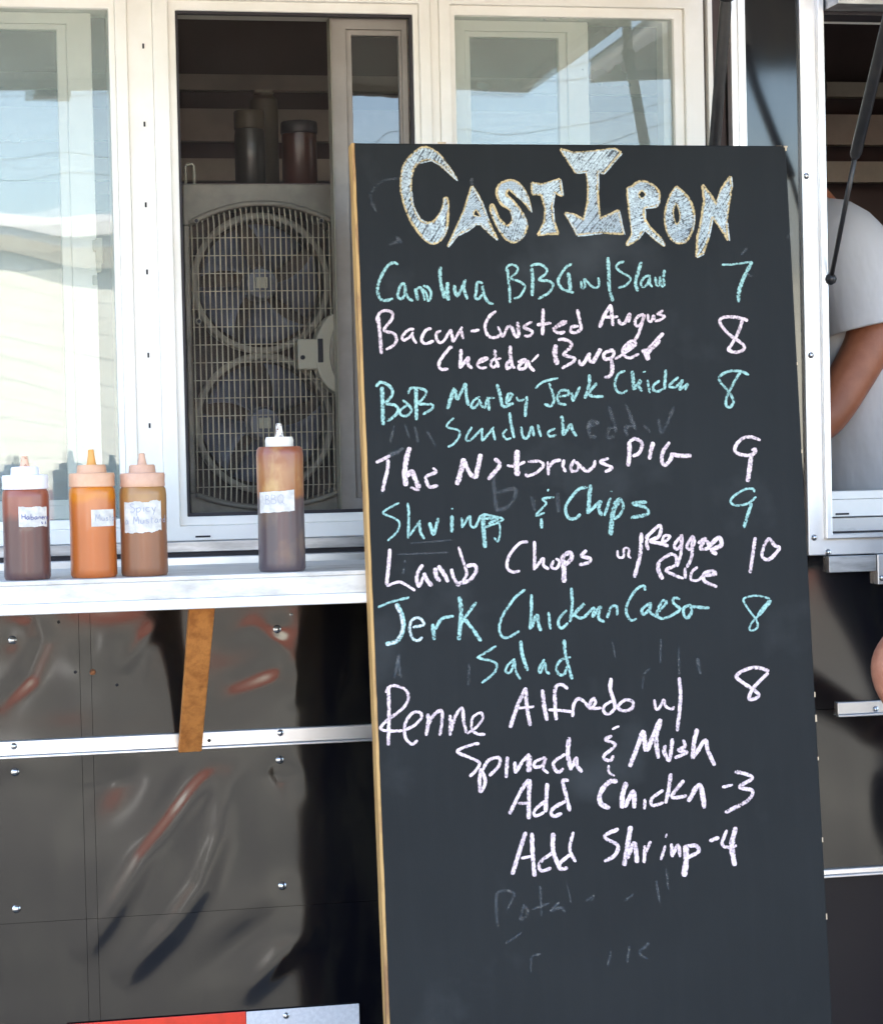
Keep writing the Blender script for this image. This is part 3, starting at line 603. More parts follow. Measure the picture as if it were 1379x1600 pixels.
write('chalk_word','pink chalk words Cheddar Burger',[(*A,'pink',"""26 725,400 710,388 640,470 605,540 625,585 690,585;30 803,405 800,500 795,580;28 800,570 870,480 865,540 905,580;22 950,535 1045,490 990,490 950,545 980,575 1035,570;28 1105,410 1115,490 1140,570;22 1165,490 1090,500 1070,545 1100,570 1140,520;30 1245,375 1245,450 1265,560 1290,570;26 1260,490 1220,530 1215,580 1260,560"""),
(*B,'pink',"""26 45,500 110,480 60,530 60,560 110,550 130,490 150,540 190,580;18 225,435 165,500;40 375,350 365,420 385,525;26 390,310 440,305 505,335 495,380 440,435 530,465 520,500 425,555;26 575,480 580,515 610,515 660,425;26 665,420 660,480 690,510;36 690,510 760,385;30 845,400 790,430 800,475 860,460 870,410 830,395;30 850,470 860,560 840,620 790,635;
24 880,475 940,440 1060,350 1020,320 950,390 960,440 1010,465 1090,430;44 960,395 1050,350;44 1120,390 1150,430 1170,485;30 1140,420 1300,250;34 1150,440 1270,310""")])
A=(580,580,5.746); B=(830,570,5.304); C_=(600,640,2.998)
write('chalk_word','teal chalk words Bob Marley Jerk Chicken',[(*A,'teal',"""34 95,140 100,300 105,485;26 40,140 80,100 150,125 190,180 170,240 130,290 210,305 240,350 210,400 140,450;22 280,260 330,300 360,350 320,400 270,395 255,360 310,310 330,300;32 400,140 400,280 405,440;22 330,205 345,160 400,150 480,170 485,215 430,280 430,295 540,300 545,335 460,390;
34 745,150 710,250 680,340;30 750,160 765,260;26 770,260 845,105;26 845,110 850,220 870,310;22 975,230 920,260 895,320 930,325 970,270;22 965,250 990,310 1020,335;26 1040,230 1050,290 1055,355;20 1020,330 1040,250 1105,240;28 1125,115 1150,200 1165,280 1190,320 1270,285;24 1215,280 1265,215 1230,205 1210,270 1230,300 1275,290;22 1300,230 1320,265 1375,255;28 1395,225 1385,330 1378,410"""),
(*B,'teal',"""18 30,195 100,140 220,110;22 145,150 170,220 185,290 160,340 105,325;22 215,265 300,250 300,215 240,215 215,270 230,320 290,330;26 330,230 345,305;24 345,300 400,180;26 480,80 475,170 440,280;24 540,150 480,225 500,260 595,262;20 775,50 720,75 690,150 705,215 750,235 795,210;30 832,50 840,120 845,210;26 850,205 900,130 890,180 915,220;20 960,125 978,235;14 920,62 945,55;
22 1060,130 1010,170 1010,210 1050,220 1090,200;26 1110,40 1105,120 1100,205;20 1215,100 1140,175 1190,190;20 1190,190 1250,130 1225,205 1290,160 1270,210""")])
write('chalk_word','teal chalk word Sandwich',[(*A,'teal',"""20 740,420 680,480 690,505 780,530 790,580 740,650 685,680;20 900,500 850,590 855,625 900,610 995,510;22 995,510 990,560 995,630;22 1000,625 1100,500;22 1085,520 1110,620;26 1240,370 1250,460 1280,600;18 1215,520 1180,565 1210,610 1255,600"""),
(*C_,'teal',"12 640,80 650,128 672,130 690,80 700,125;12 718,70 733,128;11 800,88 768,105 775,125 806,120;16 830,28 836,75 838,122;14 840,120 872,70 880,95 900,125")])
A=(580,690,5.746); B=(820,670,5.107)
write('chalk_word','pink chalk words The Notorious PIG',[(*A,'pink',"""30 40,190 120,150 170,125;30 150,160 145,250 120,350 100,450;44 345,50 315,150 300,280 310,400;44 310,320 360,270 390,330 430,420;24 350,410 430,440;24 550,235 590,270;30 590,270 500,310 490,340 520,405 600,395;44 830,150 800,280 765,390;34 830,170 880,280 935,330;40 935,330 980,110;36 1105,150 1150,210 1100,280 1045,340;46 1310,75 1300,200 1310,310;24 1215,215 1290,220 1378,180"""),
(*A,'ghost',"44 150,130 220,95 290,60;34 110,420 95,475;30 150,130 220,95 290,60;30 1385,270 1375,300"),
(*B,'pink',"""22 20,262 110,260 145,290 90,350 20,375 0,360;22 180,260 185,370;26 185,310 230,260 285,250;24 310,245 300,300 325,345;24 395,245 365,300 375,340 420,325 420,280 390,265;26 420,280 490,345;26 490,345 545,300 555,250;24 665,235 600,265 690,310 635,345;30 830,100 830,200 820,300;28 830,100 880,80 930,120 910,190 855,220;32 1020,105 1000,180 990,245;28 1150,105 1095,190 1090,260 1115,290 1160,240 1170,190;32 1170,200 1230,215 1325,215""")])
write('chalk_word','teal chalk words Shrimp & Chips',[(*A,'teal',"""18 250,550 190,580 105,640 200,685 250,730 230,810 145,890;24 325,550 335,650 330,870;20 330,860 440,705;24 430,720 440,810 475,875;30 520,725 555,845;26 560,840 600,685;30 722,660 722,815;16 725,602;24 810,680 815,775;22 815,770 880,670 890,750 930,765 980,660;38 1000,650 1005,780 1020,955;20 1000,650 1170,690 1150,720 1020,770;26 1020,690 1130,690 1050,740;18 1140,710 1155,800 1135,895 1100,860"""),
(*B,'teal',"""14 185,480 178,500;18 230,545 140,560 165,600 85,690 155,670;26 130,715 130,795;24 495,470 430,480 350,570 320,640 345,710 400,715 440,680;30 520,445 510,560 500,680;26 500,670 600,580 585,630 610,695;22 680,550 650,640 630,695;12 685,500;36 750,570 700,660 680,850;22 700,600 755,560 780,620 750,690 690,730;26 970,585 860,595 960,630 975,680 840,710""")])
A=(590,820,6.268); B=(780,810,3.831)
write('chalk_word','pink chalk words Lamb Chops w/ Reggae Rice',[(*A,'pink',"""34 118,235 105,400 85,590;26 85,600 200,560 270,585 365,645;34 440,390 390,470 380,540 405,615;28 405,610 450,500;40 450,470 480,540 530,600;40 560,420 570,500 610,555;40 590,400 640,470 690,560;34 720,430 740,510 795,605;26 790,215 820,310 850,400;30 850,400 870,480 830,560;36 850,410 940,395 965,440 920,520 860,560 780,570"""),
(*B,'pink',"""18 170,140 120,150 60,220 45,290 75,320 122,315;18 208,135 210,220 207,310;18 212,300 260,240 262,280 295,305;16 325,250 310,290 340,300 360,260 335,240;28 375,220 385,300 385,385;22 370,230 420,205 430,240 385,285;20 520,190 490,225 540,240 530,265 475,278;14 705,190 710,230 740,230 745,180 775,185 770,220 785,240;22 848,85 840,220 805,355;
20 885,100 880,150 890,190;20 870,120 950,45 965,60 950,110 900,135 960,150 1010,165;16 975,150 1020,110 985,105 975,150 1010,170;18 1080,110 1045,160 1060,185 1090,150 1085,100 1085,200 1060,290;18 1150,110 1120,165 1140,185 1165,140 1150,110 1150,220 1120,295;20 1185,150 1230,120 1200,180 1250,175 1240,130;24 1250,170 1310,115 1325,160 1270,190 1300,215;
24 950,260 950,310 975,365;18 950,260 1020,215 1055,230 1050,280 995,310 1060,345 1100,360;18 1110,295 1110,360;16 1185,290 1150,320 1145,365 1185,370 1220,340;20 1225,340 1290,335 1270,315 1225,330 1225,375 1300,410""")])
A=(590,920,5.304); B=(830,910,4.755)
write('chalk_word','teal chalk words Jerk Chicken Caesar',[(*A,'teal',"""20 0,155 110,110 260,70;34 155,120 200,220 210,330 160,430 65,460;24 290,320 380,295 340,240 280,265 265,340 290,410 330,430 370,400;30 455,290 468,425;24 475,340 530,250 630,225;32 675,65 690,200 670,425;24 815,110 720,240 670,320;30 720,250 790,340 855,435;22 1220,5 1130,80 1030,230 1005,330 1030,395 1090,400 1175,345;24 1272,45 1270,200 1260,340;28 1265,330 1315,220 1330,290 1350,350"""),
(*A,'whitechalk',"22 145,125 190,220 203,330 155,430 70,465;20 290,320 380,295 340,240 280,265 265,340 290,410 330,430 370,400"),
(*B,'teal',"""20 125,220 140,350;20 260,205 205,270 200,320 225,340 270,300;22 295,40 300,170 285,295;20 285,270 390,160 320,230 370,265 440,210;20 385,265 460,190 450,260;22 450,260 510,180 495,260 540,295;20 560,265 590,185 630,180 635,245;20 845,60 830,25 770,60 710,160 705,230 735,280 780,270;20 880,150 820,200 830,240 880,190 880,150 880,220 940,260;22 940,220 1000,150 970,140 930,230 950,265 1010,260 1105,205;20 1100,125 1060,115 1050,150 1110,200;22 1180,165 1130,190 1130,240 1155,265 1185,220 1180,165;24 1180,180 1240,185 1320,190""")])
write('chalk_word','teal chalk word Salad',[(*A,'teal',"20 980,475 840,560 840,575 960,605 985,650 950,710 860,780;20 1135,580 1070,640 1060,685 1100,690 1130,600 1140,680 1180,750;28 1182,430 1195,540 1240,680"),
(*B,'teal',"18 95,570 55,640 65,670 100,600 105,650 135,685;24 240,425 255,550 300,720;20 290,555 220,575 185,630 200,680 240,685 265,620")])
A=(580,1050,4.925); B=(850,1040,4.925)
write('chalk_word','pink chalk words Penne Alfredo w/',[(*A,'pink',"""26 130,110 135,300 130,565;22 110,160 140,115 180,105 260,135 285,200 240,280 100,390 75,440 150,455 240,450;22 240,455 330,410 385,350 370,310 310,320 260,400 260,500 310,555 355,525;26 435,320 435,400 420,490;24 430,420 480,330 540,300 540,400 525,490;24 605,330 605,490;24 610,460 640,350 695,280 710,380 730,470;20 735,475 800,430 855,360 840,315 780,350 770,430 810,475 875,480;28 1190,120 1130,240 1065,430;28 1185,125 1195,270 1220,415;20 1110,280 1250,265;30 1315,135 1325,250 1350,375"""),
(*B,'pink',"""26 180,180 130,145 85,170 80,280 90,420;22 30,340 120,345 210,355;24 215,395 225,300 260,255 310,280;22 310,280 350,330 390,290 380,250 350,290 350,330 440,325;28 512,95 505,180 530,260 545,330;22 530,265 460,310 460,360 500,370 550,320;24 550,320 620,265 680,280 670,330 610,350 570,330 560,300;20 845,260 855,330 880,330 915,265 930,310 975,335 1000,315;26 1035,90 1045,250 1020,505""")])
write('chalk_word','pink chalk words Spinach & Mush',[(*A,'pink',"22 830,550 770,560 660,610 760,660 830,700 800,760 755,805;26 840,740 830,850 840,920 875,840 840,740;24 850,760 900,680 980,660 980,720 905,800;26 1045,650 1035,815;28 1100,690 1110,780;26 1110,770 1160,690 1215,630;40 1210,640 1210,770;22 1340,655 1260,690 1255,730 1310,720 1340,670 1320,740 1360,780"),
(*B,'pink',"24 160,680 75,740 75,790 110,820 145,790;32 190,550 180,680 205,805;26 205,790 245,710 250,770 290,820;18 575,465 520,490;24 520,540 470,570 545,610 460,690 465,720 510,730 530,690;18 495,765 495,820 540,850;32 760,495 720,610 655,780;36 760,500 780,660;36 785,660 895,410;32 890,430 860,560 875,715;28 930,610 920,660 960,725 985,560;26 1065,570 1080,620 1030,650 1095,665 1050,690 1000,710;32 1175,485 1150,590 1140,720;28 1150,700 1235,575 1255,650 1310,770")])
A=(780,1190,3.283)
write('chalk_word','pink chalk words Add Chicken -3',[(*A,'pink',"18 150,90 110,150 50,270;20 155,90 150,190 150,295;14 95,215 150,212;20 245,110 240,180 235,260;16 235,200 180,250 185,278 230,260;18 355,97 325,100 340,170 360,255;18 340,200 270,245 275,280 320,265;22 605,100 560,105 515,165 520,215 565,240;24 650,105 630,170 628,240;22 640,235 685,155 690,240;14 745,190 742,245;16 840,145 780,190 785,225 840,210;18 878,60 865,150 850,215;18 945,95 885,170 900,185 960,175;22 965,205 1025,120 1050,240;14 1140,132 1195,118;18 1205,52 1250,60 1295,85 1230,130 1295,150 1270,200 1155,262")])
write('chalk_word','pink chalk words Add Shrimp -4',[(*A,'pink',"20 135,360 105,450 65,580;20 165,365 170,480 180,590;14 110,495 170,485;22 275,365 275,460 310,550;16 280,460 205,520 215,560 265,545;16 378,360 360,450 390,515;18 365,475 310,520 310,550 350,545;18 610,345 545,375 545,395 605,430 590,480 535,512;22 672,330 655,430 638,535;22 650,500 690,420 705,520;18 745,430 740,520;16 745,470 775,408;14 850,430 825,505;10 858,370 850,390;16 880,420 885,490;16 885,480 915,430 925,490;26 955,430 955,510 945,590;18 940,440 1000,430 1020,460 960,495;18 1075,408 1125,388;16 1165,350 1140,420 1170,440 1215,430;24 1210,335 1190,430 1205,535")])
for mname, lab, reg, s in (('teal','price 7',(1100,400,6.154),"20 165,85 280,80 455,55;34 455,55 380,200 330,340 325,445"),
 ('pink','price 8 beside the burger',(1100,400,6.154),"30 415,625 370,605 250,585 160,600 150,650 230,750 330,820 380,870 360,910 290,925 230,900 260,850 320,740 365,610"),
 ('teal','price 8 beside the jerk chicken sandwich',(1100,400,6.154),"26 425,1145 350,1110 230,1110 145,1160 150,1210 240,1320 280,1400 240,1455 205,1430 215,1350 280,1220 345,1110"),
 ('pink','price 9 in pink',(1110,660,6.667),"34 515,185 400,150 310,180 250,260 270,320 370,345 450,320 460,280 420,290;46 420,340 400,480 380,620"),
 ('teal','price 9 in teal',(1110,660,6.667),"24 450,730 440,695 360,695 260,750 205,810 220,850 290,865 390,840 470,775;34 420,840 380,970 340,1100"),
 ('pink','price 10',(1110,660,6.667),"34 460,1195 440,1340 405,1570;34 605,1200 550,1290 530,1390 580,1430 640,1400 710,1310 660,1280 605,1200"),
 ('teal','price 8 beside the Caesar salad',(1110,900,7.615),"24 700,270 560,235 430,250 385,290 440,390 540,530 550,610 490,650 455,630 490,550 590,440 720,290;50 560,470 630,380 710,290"),
 ('pink','price 8 beside the penne',(1110,900,7.615),"40 690,1130 550,1090 420,1110 300,1190 380,1270 500,1350 565,1410 540,1450 460,1470 460,1410 520,1310 680,1150")):
    write('chalk_price', mname+' chalk '+lab, [(*reg,mname,s)])
# heading: outlined letters filled with pale blue scribble
H1=(610,225,4.925); H2=(870,225,4.925)
HEAD = [(H1,'C',"510,275 440,170 360,70 270,25 190,60 105,160 80,300 95,420 150,580 240,710 320,765 390,730 435,630 440,440 415,420 400,500 340,590 270,605 220,570 170,470 155,360 165,220 220,140 300,120 380,160 510,275",None,60),
 (H1,'A',"625,325 560,530 440,790 510,700 600,655 650,615 690,615 820,735 750,590 700,450 625,325","655,500 635,545 690,560 655,500",40),
 (H1,'S',"1080,520 1045,390 990,310 920,280 840,310 815,380 850,460 920,510 940,580 900,630 840,580 785,470 770,510 830,650 900,740 970,750 1030,690 1045,620 1010,530 940,440 890,390 910,350 960,390 1030,450 1080,520",None,75),
 (H1,'T',"1085,300 1160,315 1300,270 1320,400 1260,370 1240,480 1255,600 1290,690 1130,700 1180,610 1190,500 1160,390 1090,385 1085,300",None,35),
 (H2,'I',"25,40 130,70 300,55 435,35 490,65 410,160 350,230 310,205 310,350 325,560 330,575 470,510 490,600 510,690 340,680 155,700 60,530 130,545 205,585 235,450 240,320 225,210 145,220 25,40",None,50),
 (H2,'R',"540,335 570,330 630,290 700,300 770,350 785,420 760,480 670,490 670,570 710,640 790,720 820,780 740,720 665,660 620,730 535,775 575,690 560,560 545,430 540,335","620,390 650,360 680,390 650,420 620,390",20),
 (H2,'O',"915,325 860,420 830,540 840,660 900,750 985,750 1040,660 1050,540 1010,420 915,325","910,450 890,530 915,620 945,570 930,490 910,450",25),
 (H2,'N',"1115,315 1180,390 1220,470 1260,350 1330,250 1340,330 1310,500 1300,600 1315,740 1250,640 1195,560 1160,720 1120,840 1070,870 1075,720 1110,560 1130,440 1115,315",None,60)]
def inside(p, poly):
    r = False; j = len(poly)-1
    for i in range(len(poly)):
        a,b = poly[i],poly[j]
        if (a[1]>p[1]) != (b[1]>p[1]) and p[0] < (b[0]-a[0])*(p[1]-a[1])/(b[1]-a[1])+a[0]: r = not r
        j = i
    return r
for reg, ch, out, hole, ang in HEAD:
    cv = lambda s: [(reg[0]+float(t.split(',')[0])/reg[2], reg[1]+float(t.split(',')[1])/reg[2]) for t in s.split()]
    sharp = ch in 'TIAN'
    o = cv(out); hl = cv(hole) if hole else None
    poly = [tuple(v) for v in spline([Vector(p) for p in o], 3)] if not sharp else o
    hp = [tuple(v) for v in spline([Vector(p) for p in hl], 3)] if hl else None
    fill = MB(); xs = [p[0] for p in poly]; ys = [p[1] for p in poly]; ca = math.cos(math.radians(ang)); sa = -math.sin(math.radians(ang)); dvec = (ca,sa); nvec = (-sa,ca)
    cx, cy = sum(xs)/len(xs), sum(ys)/len(ys); R = 110; k = -R
    while k < R:
        run = []; jit_ = random.uniform(-.12,.12)
        for i in range(int(2*R/1.3)):
            t = -R+i*1.3; q = (cx+dvec[0]*t+nvec[0]*(k+jit_*t*.3), cy+dvec[1]*t+nvec[1]*(k+jit_*t*.3))
            ok = inside(q,poly) and not (hp and inside(q,hp))
            if ok: run.append(q)
            if (not ok or i == int(2*R/1.3)-1) and run:
                if len(run) > 2:
                    cut = random.random()
                    rr = run[:max(3,int(len(run)*random.uniform(.75,1)))] if cut < .3 else run
                    stroke(fill, [rr[0], rr[len(rr)//2], rr[-1]], random.uniform(2.8,4.2), bpt, jit=.5)
                run = []
        k += random.uniform(2.3,3.4)
    sm_ = MB(); yy = min(ys)
    while yy < max(ys):
        run = []
        for i in range(int((max(xs)-min(xs)+6)/1.5)):
            q = (min(xs)-3+i*1.5, yy+.2*i*0); ok = inside(q,poly) and not (hp and inside(q,hp))
            if ok: run.append(q)
            elif run:
                if len(run) > 2: stroke(sm_, [run[0],run[len(run)//2],run[-1]], 4.2, bpt, jit=.3)
                run = []
        yy += 2.7
    fo = fill.build('heading_letter','bluechalk',CB); sm_.build('smear','smear',fo); fo['label'] = 'heading letter '+ch+' outlined in tan chalk and filled with pale blue scribble'
    ol = MB()
    if sharp:
        for a,b in zip(o[:-1],o[1:]): stroke(ol,[a,((a[0]+b[0])/2+random.uniform(-.5,.5),(a[1]+b[1])/2+random.uniform(-.5,.5)),b],4.3,bpt,taper=False)
    else: stroke(ol,o,4.4,bpt)
    if hl: stroke(ol,hl,2.6,bpt)
    ol.build('outline','tanchalk',fo)
    dl = MB()
    for a,b in zip(o[:-1],o[1:]):
        if random.random() < .45: stroke(dl,[(a[0]+random.uniform(.6,2),a[1]+random.uniform(.6,2)),(b[0]+random.uniform(.6,2),b[1]+random.uniform(.6,2))],2.2,bpt)
    if dl.v: dl.build('overdraw','bluechalk',fo)['kind'] = 'stuff'
write('rubbed_out_writing','faint rubbed out writing behind the menu',[((830),(570),5.304,'ghost',"30 450,520 550,480 480,480 480,580 540,600;30 640,340 700,560;26 700,520 640,530 630,600 690,590;30 780,330 860,540;26 860,510 780,520 790,590;24 930,500 980,560;26 1050,450 1080,560 1180,350"),
 (740,1350,3.831,'ghost',"16 140,380 135,190 180,160 240,180 200,270;16 300,240 280,330 320,300 310,250;16 395,130 405,310;14 350,270 450,235;16 510,230 460,280 520,260 545,290;12 555,100 580,230;16 670,220 715,190 700,230;14 1090,100 1110,230;14 1150,30 1160,150;14 190,475 285,410;14 340,650 345,560 400,540;14 820,520 800,610;16 930,490 915,590;18 1050,470 990,530 1040,570;12 900,220 955,180"),
 (580,580,5.746,'ghost',"22 205,490 170,640;22 300,480 340,600;20 500,540 580,680;22 390,500 420,640"),(830,910,4.755,'ghost',"16 600,440 620,560;16 1090,480 1095,690;20 830,680 880,640;14 960,420 955,600;26 1230,560 1250,680;20 830,700 820,790"),
 (590,920,5.304,'ghost',"26 175,540 140,740;22 170,560 190,740;22 755,620 750,800"),(590,820,6.268,'ghost',"18 320,180 520,165 720,150;18 180,290 450,280 690,270;40 265,360;26 265,420 240,480"),
 (540,200,1.915,'ghost',"8 90,250 75,200 110,160 160,150;10 130,350 165,335;9 170,345 150,325;8 1180,380 1200,360;8 1190,430 1215,445;10 1320,330 1335,310;8 375,150 380,190"),(700,640,1.,'ghost',"6 70,100 75,160;6 75,130 105,125 95,150 75,158;6 130,135 135,158;6 170,130 172,160")], kind='stuff')

# ------------------------------------------------------------------ squeeze bottles
FONT = {'H':[[(0,0),(0,1)],[(.6,0),(.6,1)],[(0,.5),(.6,.5)]],'a':[[(.5,.45),(.2,.5),(0,.2),(.2,0),(.45,.25),(.5,.45),(.5,.1),(.62,0)]],'b':[[(0,1),(0,0),(.35,.02),(.45,.3),(.2,.45),(0,.3)]],'n':[[(0,.5),(0,0)],[(0,.35),(.25,.5),(.42,.3),(.45,0)]],
 'e':[[(0,.25),(.42,.3),(.3,.5),(.05,.4),(.02,.1),(.25,0),(.45,.08)]],'r':[[(0,.5),(.03,0)],[(.02,.3),(.2,.48),(.38,.45)]],'o':[[(.25,.5),(0,.3),(.15,0),(.4,.1),(.42,.4),(.25,.5)]],'M':[[(0,0),(.1,1),(.38,.35),(.65,1),(.75,0)]],'u':[[(0,.5),(.05,.08),(.3,.02),(.42,.3),(.42,.5),(.48,0)]],
 's':[[(.4,.45),(.1,.48),(.1,.3),(.4,.2),(.3,.02),(0,.05)]],'t':[[(.2,.85),(.18,.05),(.35,.0)],[(0,.55),(.42,.58)]],'d':[[(.45,1),(.45,0)],[(.45,.3),(.2,.45),(0,.2),(.2,0),(.45,.15)]],'S':[[(.5,.9),(.15,.95),(.05,.7),(.5,.4),(.4,.05),(0,.08)]],'p':[[(0,.5),(.02,-.4)],[(.02,.35),(.3,.5),(.45,.25),(.2,0),(.02,.1)]],
 'i':[[(.1,.5),(.12,0)],[(.1,.72),(.12,.75)]],'c':[[(.4,.45),(.1,.45),(0,.2),(.2,0),(.42,.08)]],'y':[[(0,.5),(.2,.1),(.25,.05)],[(.45,.5),(.15,-.4)]],'B':[[(0,0),(.02,1)],[(0,1),(.4,.9),(.35,.6),(.05,.52),(.5,.4),(.45,.05),(0,0)]],'Q':[[(.35,1),(.02,.6),(.2,.05),(.55,.2),(.6,.75),(.35,1)],[(.35,.3),(.7,-.1)]]}
def bottle(name, label, cx, y, r, prof, bodym, capparts, lab, texts, notch):
    """prof: body profile (r,z) from the base; capparts: list of (name, profile, material); lab: (angle0, angle1, z0, z1, torn)"""
    o = empty(name, (cx,y,SZ+.0005)); tag(o, label, 'squeeze bottle', 'squeeze bottles on the serving shelf'); z0 = SZ+.0005
    MB().lathe([(a*SK,b*SK) for a,b in prof], (cx,y,z0), 40).build('body', bodym, o, smooth=True, auto=45)
    par = None
    for nm, pf, m in capparts:
        q = MB().lathe([(a*SK,b*SK) for a,b in pf], (cx,y,z0), 36).build(nm, m, o if nm != 'nozzle' else (par or o), smooth=True, auto=38)
        if nm == 'cap': par = q
    base = math.atan2(CAM.y-y, CAM.x-cx); r *= SK                       # direction towards the viewer
    cyl = lambda u, v, l: Vector((cx+(r+l)*math.cos(base+u/r), y+(r+l)*math.sin(base+u/r), z0+v))
    u0,u1,v0,v1,torn = [q*SK for q in lab]; n = 44
    def fn(a,b):
        u = u0+(u1-u0)*a; v = v0+(v1-v0)*b
        if b in (0.,1.) and torn: v += torn*(noise.noise(Vector((u*150,b*9+cx,0)))+.4*noise.noise(Vector((u*420,b*5+cx,0))))
        return cyl(u,v+notch*(u-u0),.0005)
    lb = MB().grid(fn, n, 6).build('label','paper',o,smooth=True)
    mb = MB()
    for s,(tu,tv,h,w,m) in texts:
        tu *= SK; tv *= SK; h *= SK; x = tu
        for ch in s:
            if ch == ' ': x += h*.5; continue
            for st in FONT[ch]:
                pts = [((x+p[0]*h)*1e4,(tv+p[1]*h+notch*(x-u0))*1e4) for p in st]
                stroke(mb, pts, w*1e4, lambda a,b,l: cyl(a*1e-4,b*1e-4,.0008+l*.3), jit=0, step=6)
            x += h*(max(p[0] for st in FONT[ch] for p in st)+.22)
    if mb.v: mb.build('label_writing', texts[0][1][4], lb)
    return o
MT['s_hab'] = saucemat('habanero_bottle', ((0,(.095,.046,.040)),(.075,(.11,.048,.040)),(.086,(.24,.065,.038)),(.12,(.30,.085,.042)),(.14,(.32,.11,.055))), .25, (.22,.10,.085), 1.)
MT['s_mus'] = saucemat('mustard_bottle', ((0,(.42,.11,.020)),(.07,(.46,.125,.022)),(.085,(.47,.13,.026)),(.1,(.50,.14,.022)),(.108,(.58,.19,.006)),(.14,(.58,.18,.006))), .3, (.68,.22,.06), 4.)
MT['s_spi'] = saucemat('spicy_bottle', ((0,(.20,.078,.034)),(.07,(.25,.10,.042)),(.08,(.32,.15,.05)),(.11,(.36,.18,.052)),(.14,(.34,.17,.052))), .35, (.28,.13,.08), 7.)
MT['s_bbq'] = saucemat('bbq_bottle', ((0,(.085,.062,.068)),(.075,(.085,.060,.062)),(.098,(.10,.055,.05)),(.106,(.30,.11,.03)),(.135,(.34,.14,.045)),(.16,(.28,.085,.035)),(.19,(.22,.06,.03))), .85, (.50,.30,.11), 2.)
def body(r, h): return [(r*.94,0),(r,.004),(r*1.0,.012),(r*.99,h*.5),(r,h-.012),(r*.97,h-.004),(r*.88,h)]
def cap(r, z, h, h2, r2):
    return [('cap',[(r*.97,z),(r,z+.0015),(r*.985,z+.006),(r*1.0,z+h-.003),(r*.96,z+h),(r2*1.02,z+h+.0005),(r2,z+h+.002),(r2*.97,z+h+h2-.002),(r2*.88,z+h+h2)],None)]
def nz(z, l, r0_=.0062, r1_=.0042): return ('nozzle',[(r0_*1.3,z-.002),(r0_,z+.003),(r1_*1.05,z+l*.7),(r1_,z+l-.0012),(r1_*.7,z+l)],None)
def withm(parts, ms): return [(n,p,m) for (n,p,_),m in zip(parts,ms)]
y = -.270
R1 = .0320; c1 = at(41,800,y).x
bottle('squeeze_bottle','squeeze bottle of dark red sauce with white cap, leftmost on the shelf',c1,y,R1,body(R1,.1245),'s_hab',withm(cap(R1*.99,.1235,.0195,.0115,.0195)+[nz(.1545,.0145)],('capwhite','tippink')),(-.010,.033,.073,.100,.0012),[('Habanero',(-.0055,.083,.0072,.0010,'ink')),('s s',(.021,.0765,.006,.0009,'ink'))],-.02)
R2 = .0320; c2 = at(145,800,y).x
bottle('squeeze_bottle','orange mustard squeeze bottle with peach cap, second from the left',c2,y,R2,body(R2,.1255),'s_mus',withm(cap(R2*.99,.1245,.0190,.0115,.0205)+[nz(.1545,.0215)],('cappeach','tipmustard')),(-.002,.034,.0705,.0935,0),[('Mustard',(.0035,.078,.0088,.0010,'inkgrey'))],.0)
R3 = .0325; c3 = at(224,800,y).x
bottle('squeeze_bottle','brown spicy sauce squeeze bottle with torn white label, third from the left',c3,y,R3,body(R3,.1240),'s_spi',withm(cap(R3*.96,.1230,.0190,.0115,.0185)+[nz(.1530,.0165)],('captan','captan')),(-.029,.027,.060,.102,.0024),[('Spicy',(-.018,.088,.0125,.0011,'inkgrey')),('a Mustard s',(-.027,.072,.010,.0011,'inkgrey'))],.03)
R4 = .0330; c4 = at(439,800,y).x
bottle('squeeze_bottle','tall half empty barbecue sauce bottle with BBQ label, apart at the right',c4,y,R4,body(R4,.1745),'s_bbq',withm(cap(.0200,.1735,.0125,.0005,.0185)+[nz(.1865,.0205,.0062,.0042)],('capcream','tipstain')),(-.0345,.020,.082,.111,.0008),[('BBQ',(-.022,.094,.0125,.0008,'inkgrey'))],.05)

# ------------------------------------------------------------------ fan in the open window
FY = .11
fan = empty('window_fan', (-.245,FY+.06,1.508)); tag(fan, 'dirty grey twin window fan with wire grille inside the open window', 'fan')
fx0,fx1,fz0,fz1 = -.3635,-.126,1.508,2.006
gx0,gx1 = at(300,500,FY).x, at(526,500,FY).x
def arc(x0,x1,zc,rise,n=14): return [(x0+(x1-x0)*i/n, zc+rise*(1-(2*i/n-1)**2)) for i in range(n+1)]
zt = at(300,352,FY).z; zb = at(300,770,FY).z
top = [(fx0,fz1),(fx0,zt)] + [(gx0,zt)] + arc(gx0,gx1,zt+.001,.030)[1:-1] + [(gx1,zt),(fx1,zt),(fx1,fz1)]
hs = MB().prism(list(reversed(top)), FY, FY+.11)
bot = [(fx1,fz0),(fx1,zb),(gx1,zb)] + list(reversed(arc(gx0,gx1,zb-.001,-.022)))[1:-1] + [(gx0,zb),(fx0,zb),(fx0,fz0)]
hs.prism(list(reversed(bot)), FY, FY+.11); hs.box(fx0,gx0,FY,FY+.11,zb+.0003,zt-.0003); hs.box(gx1,fx1,FY,FY+.11,zb+.0003,zt-.0003)
hs.build('housing','fan',fan,bevel=.002)
MB().box(gx0+.001,gx1-.001,FY+.085,FY+.1,zb-.02,zt+.028).build('rear_cover','fancav',fan)
gr = MB(); nvw = 27
for i in range(nvw):
    x = gx0+.002+(gx1-gx0-.004)*i/(nvw-1); t = 2*i/(nvw-1)-1; bx = .006*(1-t*t)
    gr.tube([(x,FY-.003,zb-.02*(1-t*t)),(x,FY-.009-bx,zb+.01),(x,FY-.010-bx,(zb+zt)/2),(x,FY-.009-bx,zt+.0),(x,FY-.003,zt+.027*(1-t*t))], .00115, 5)
k = 0; z = zb+.008
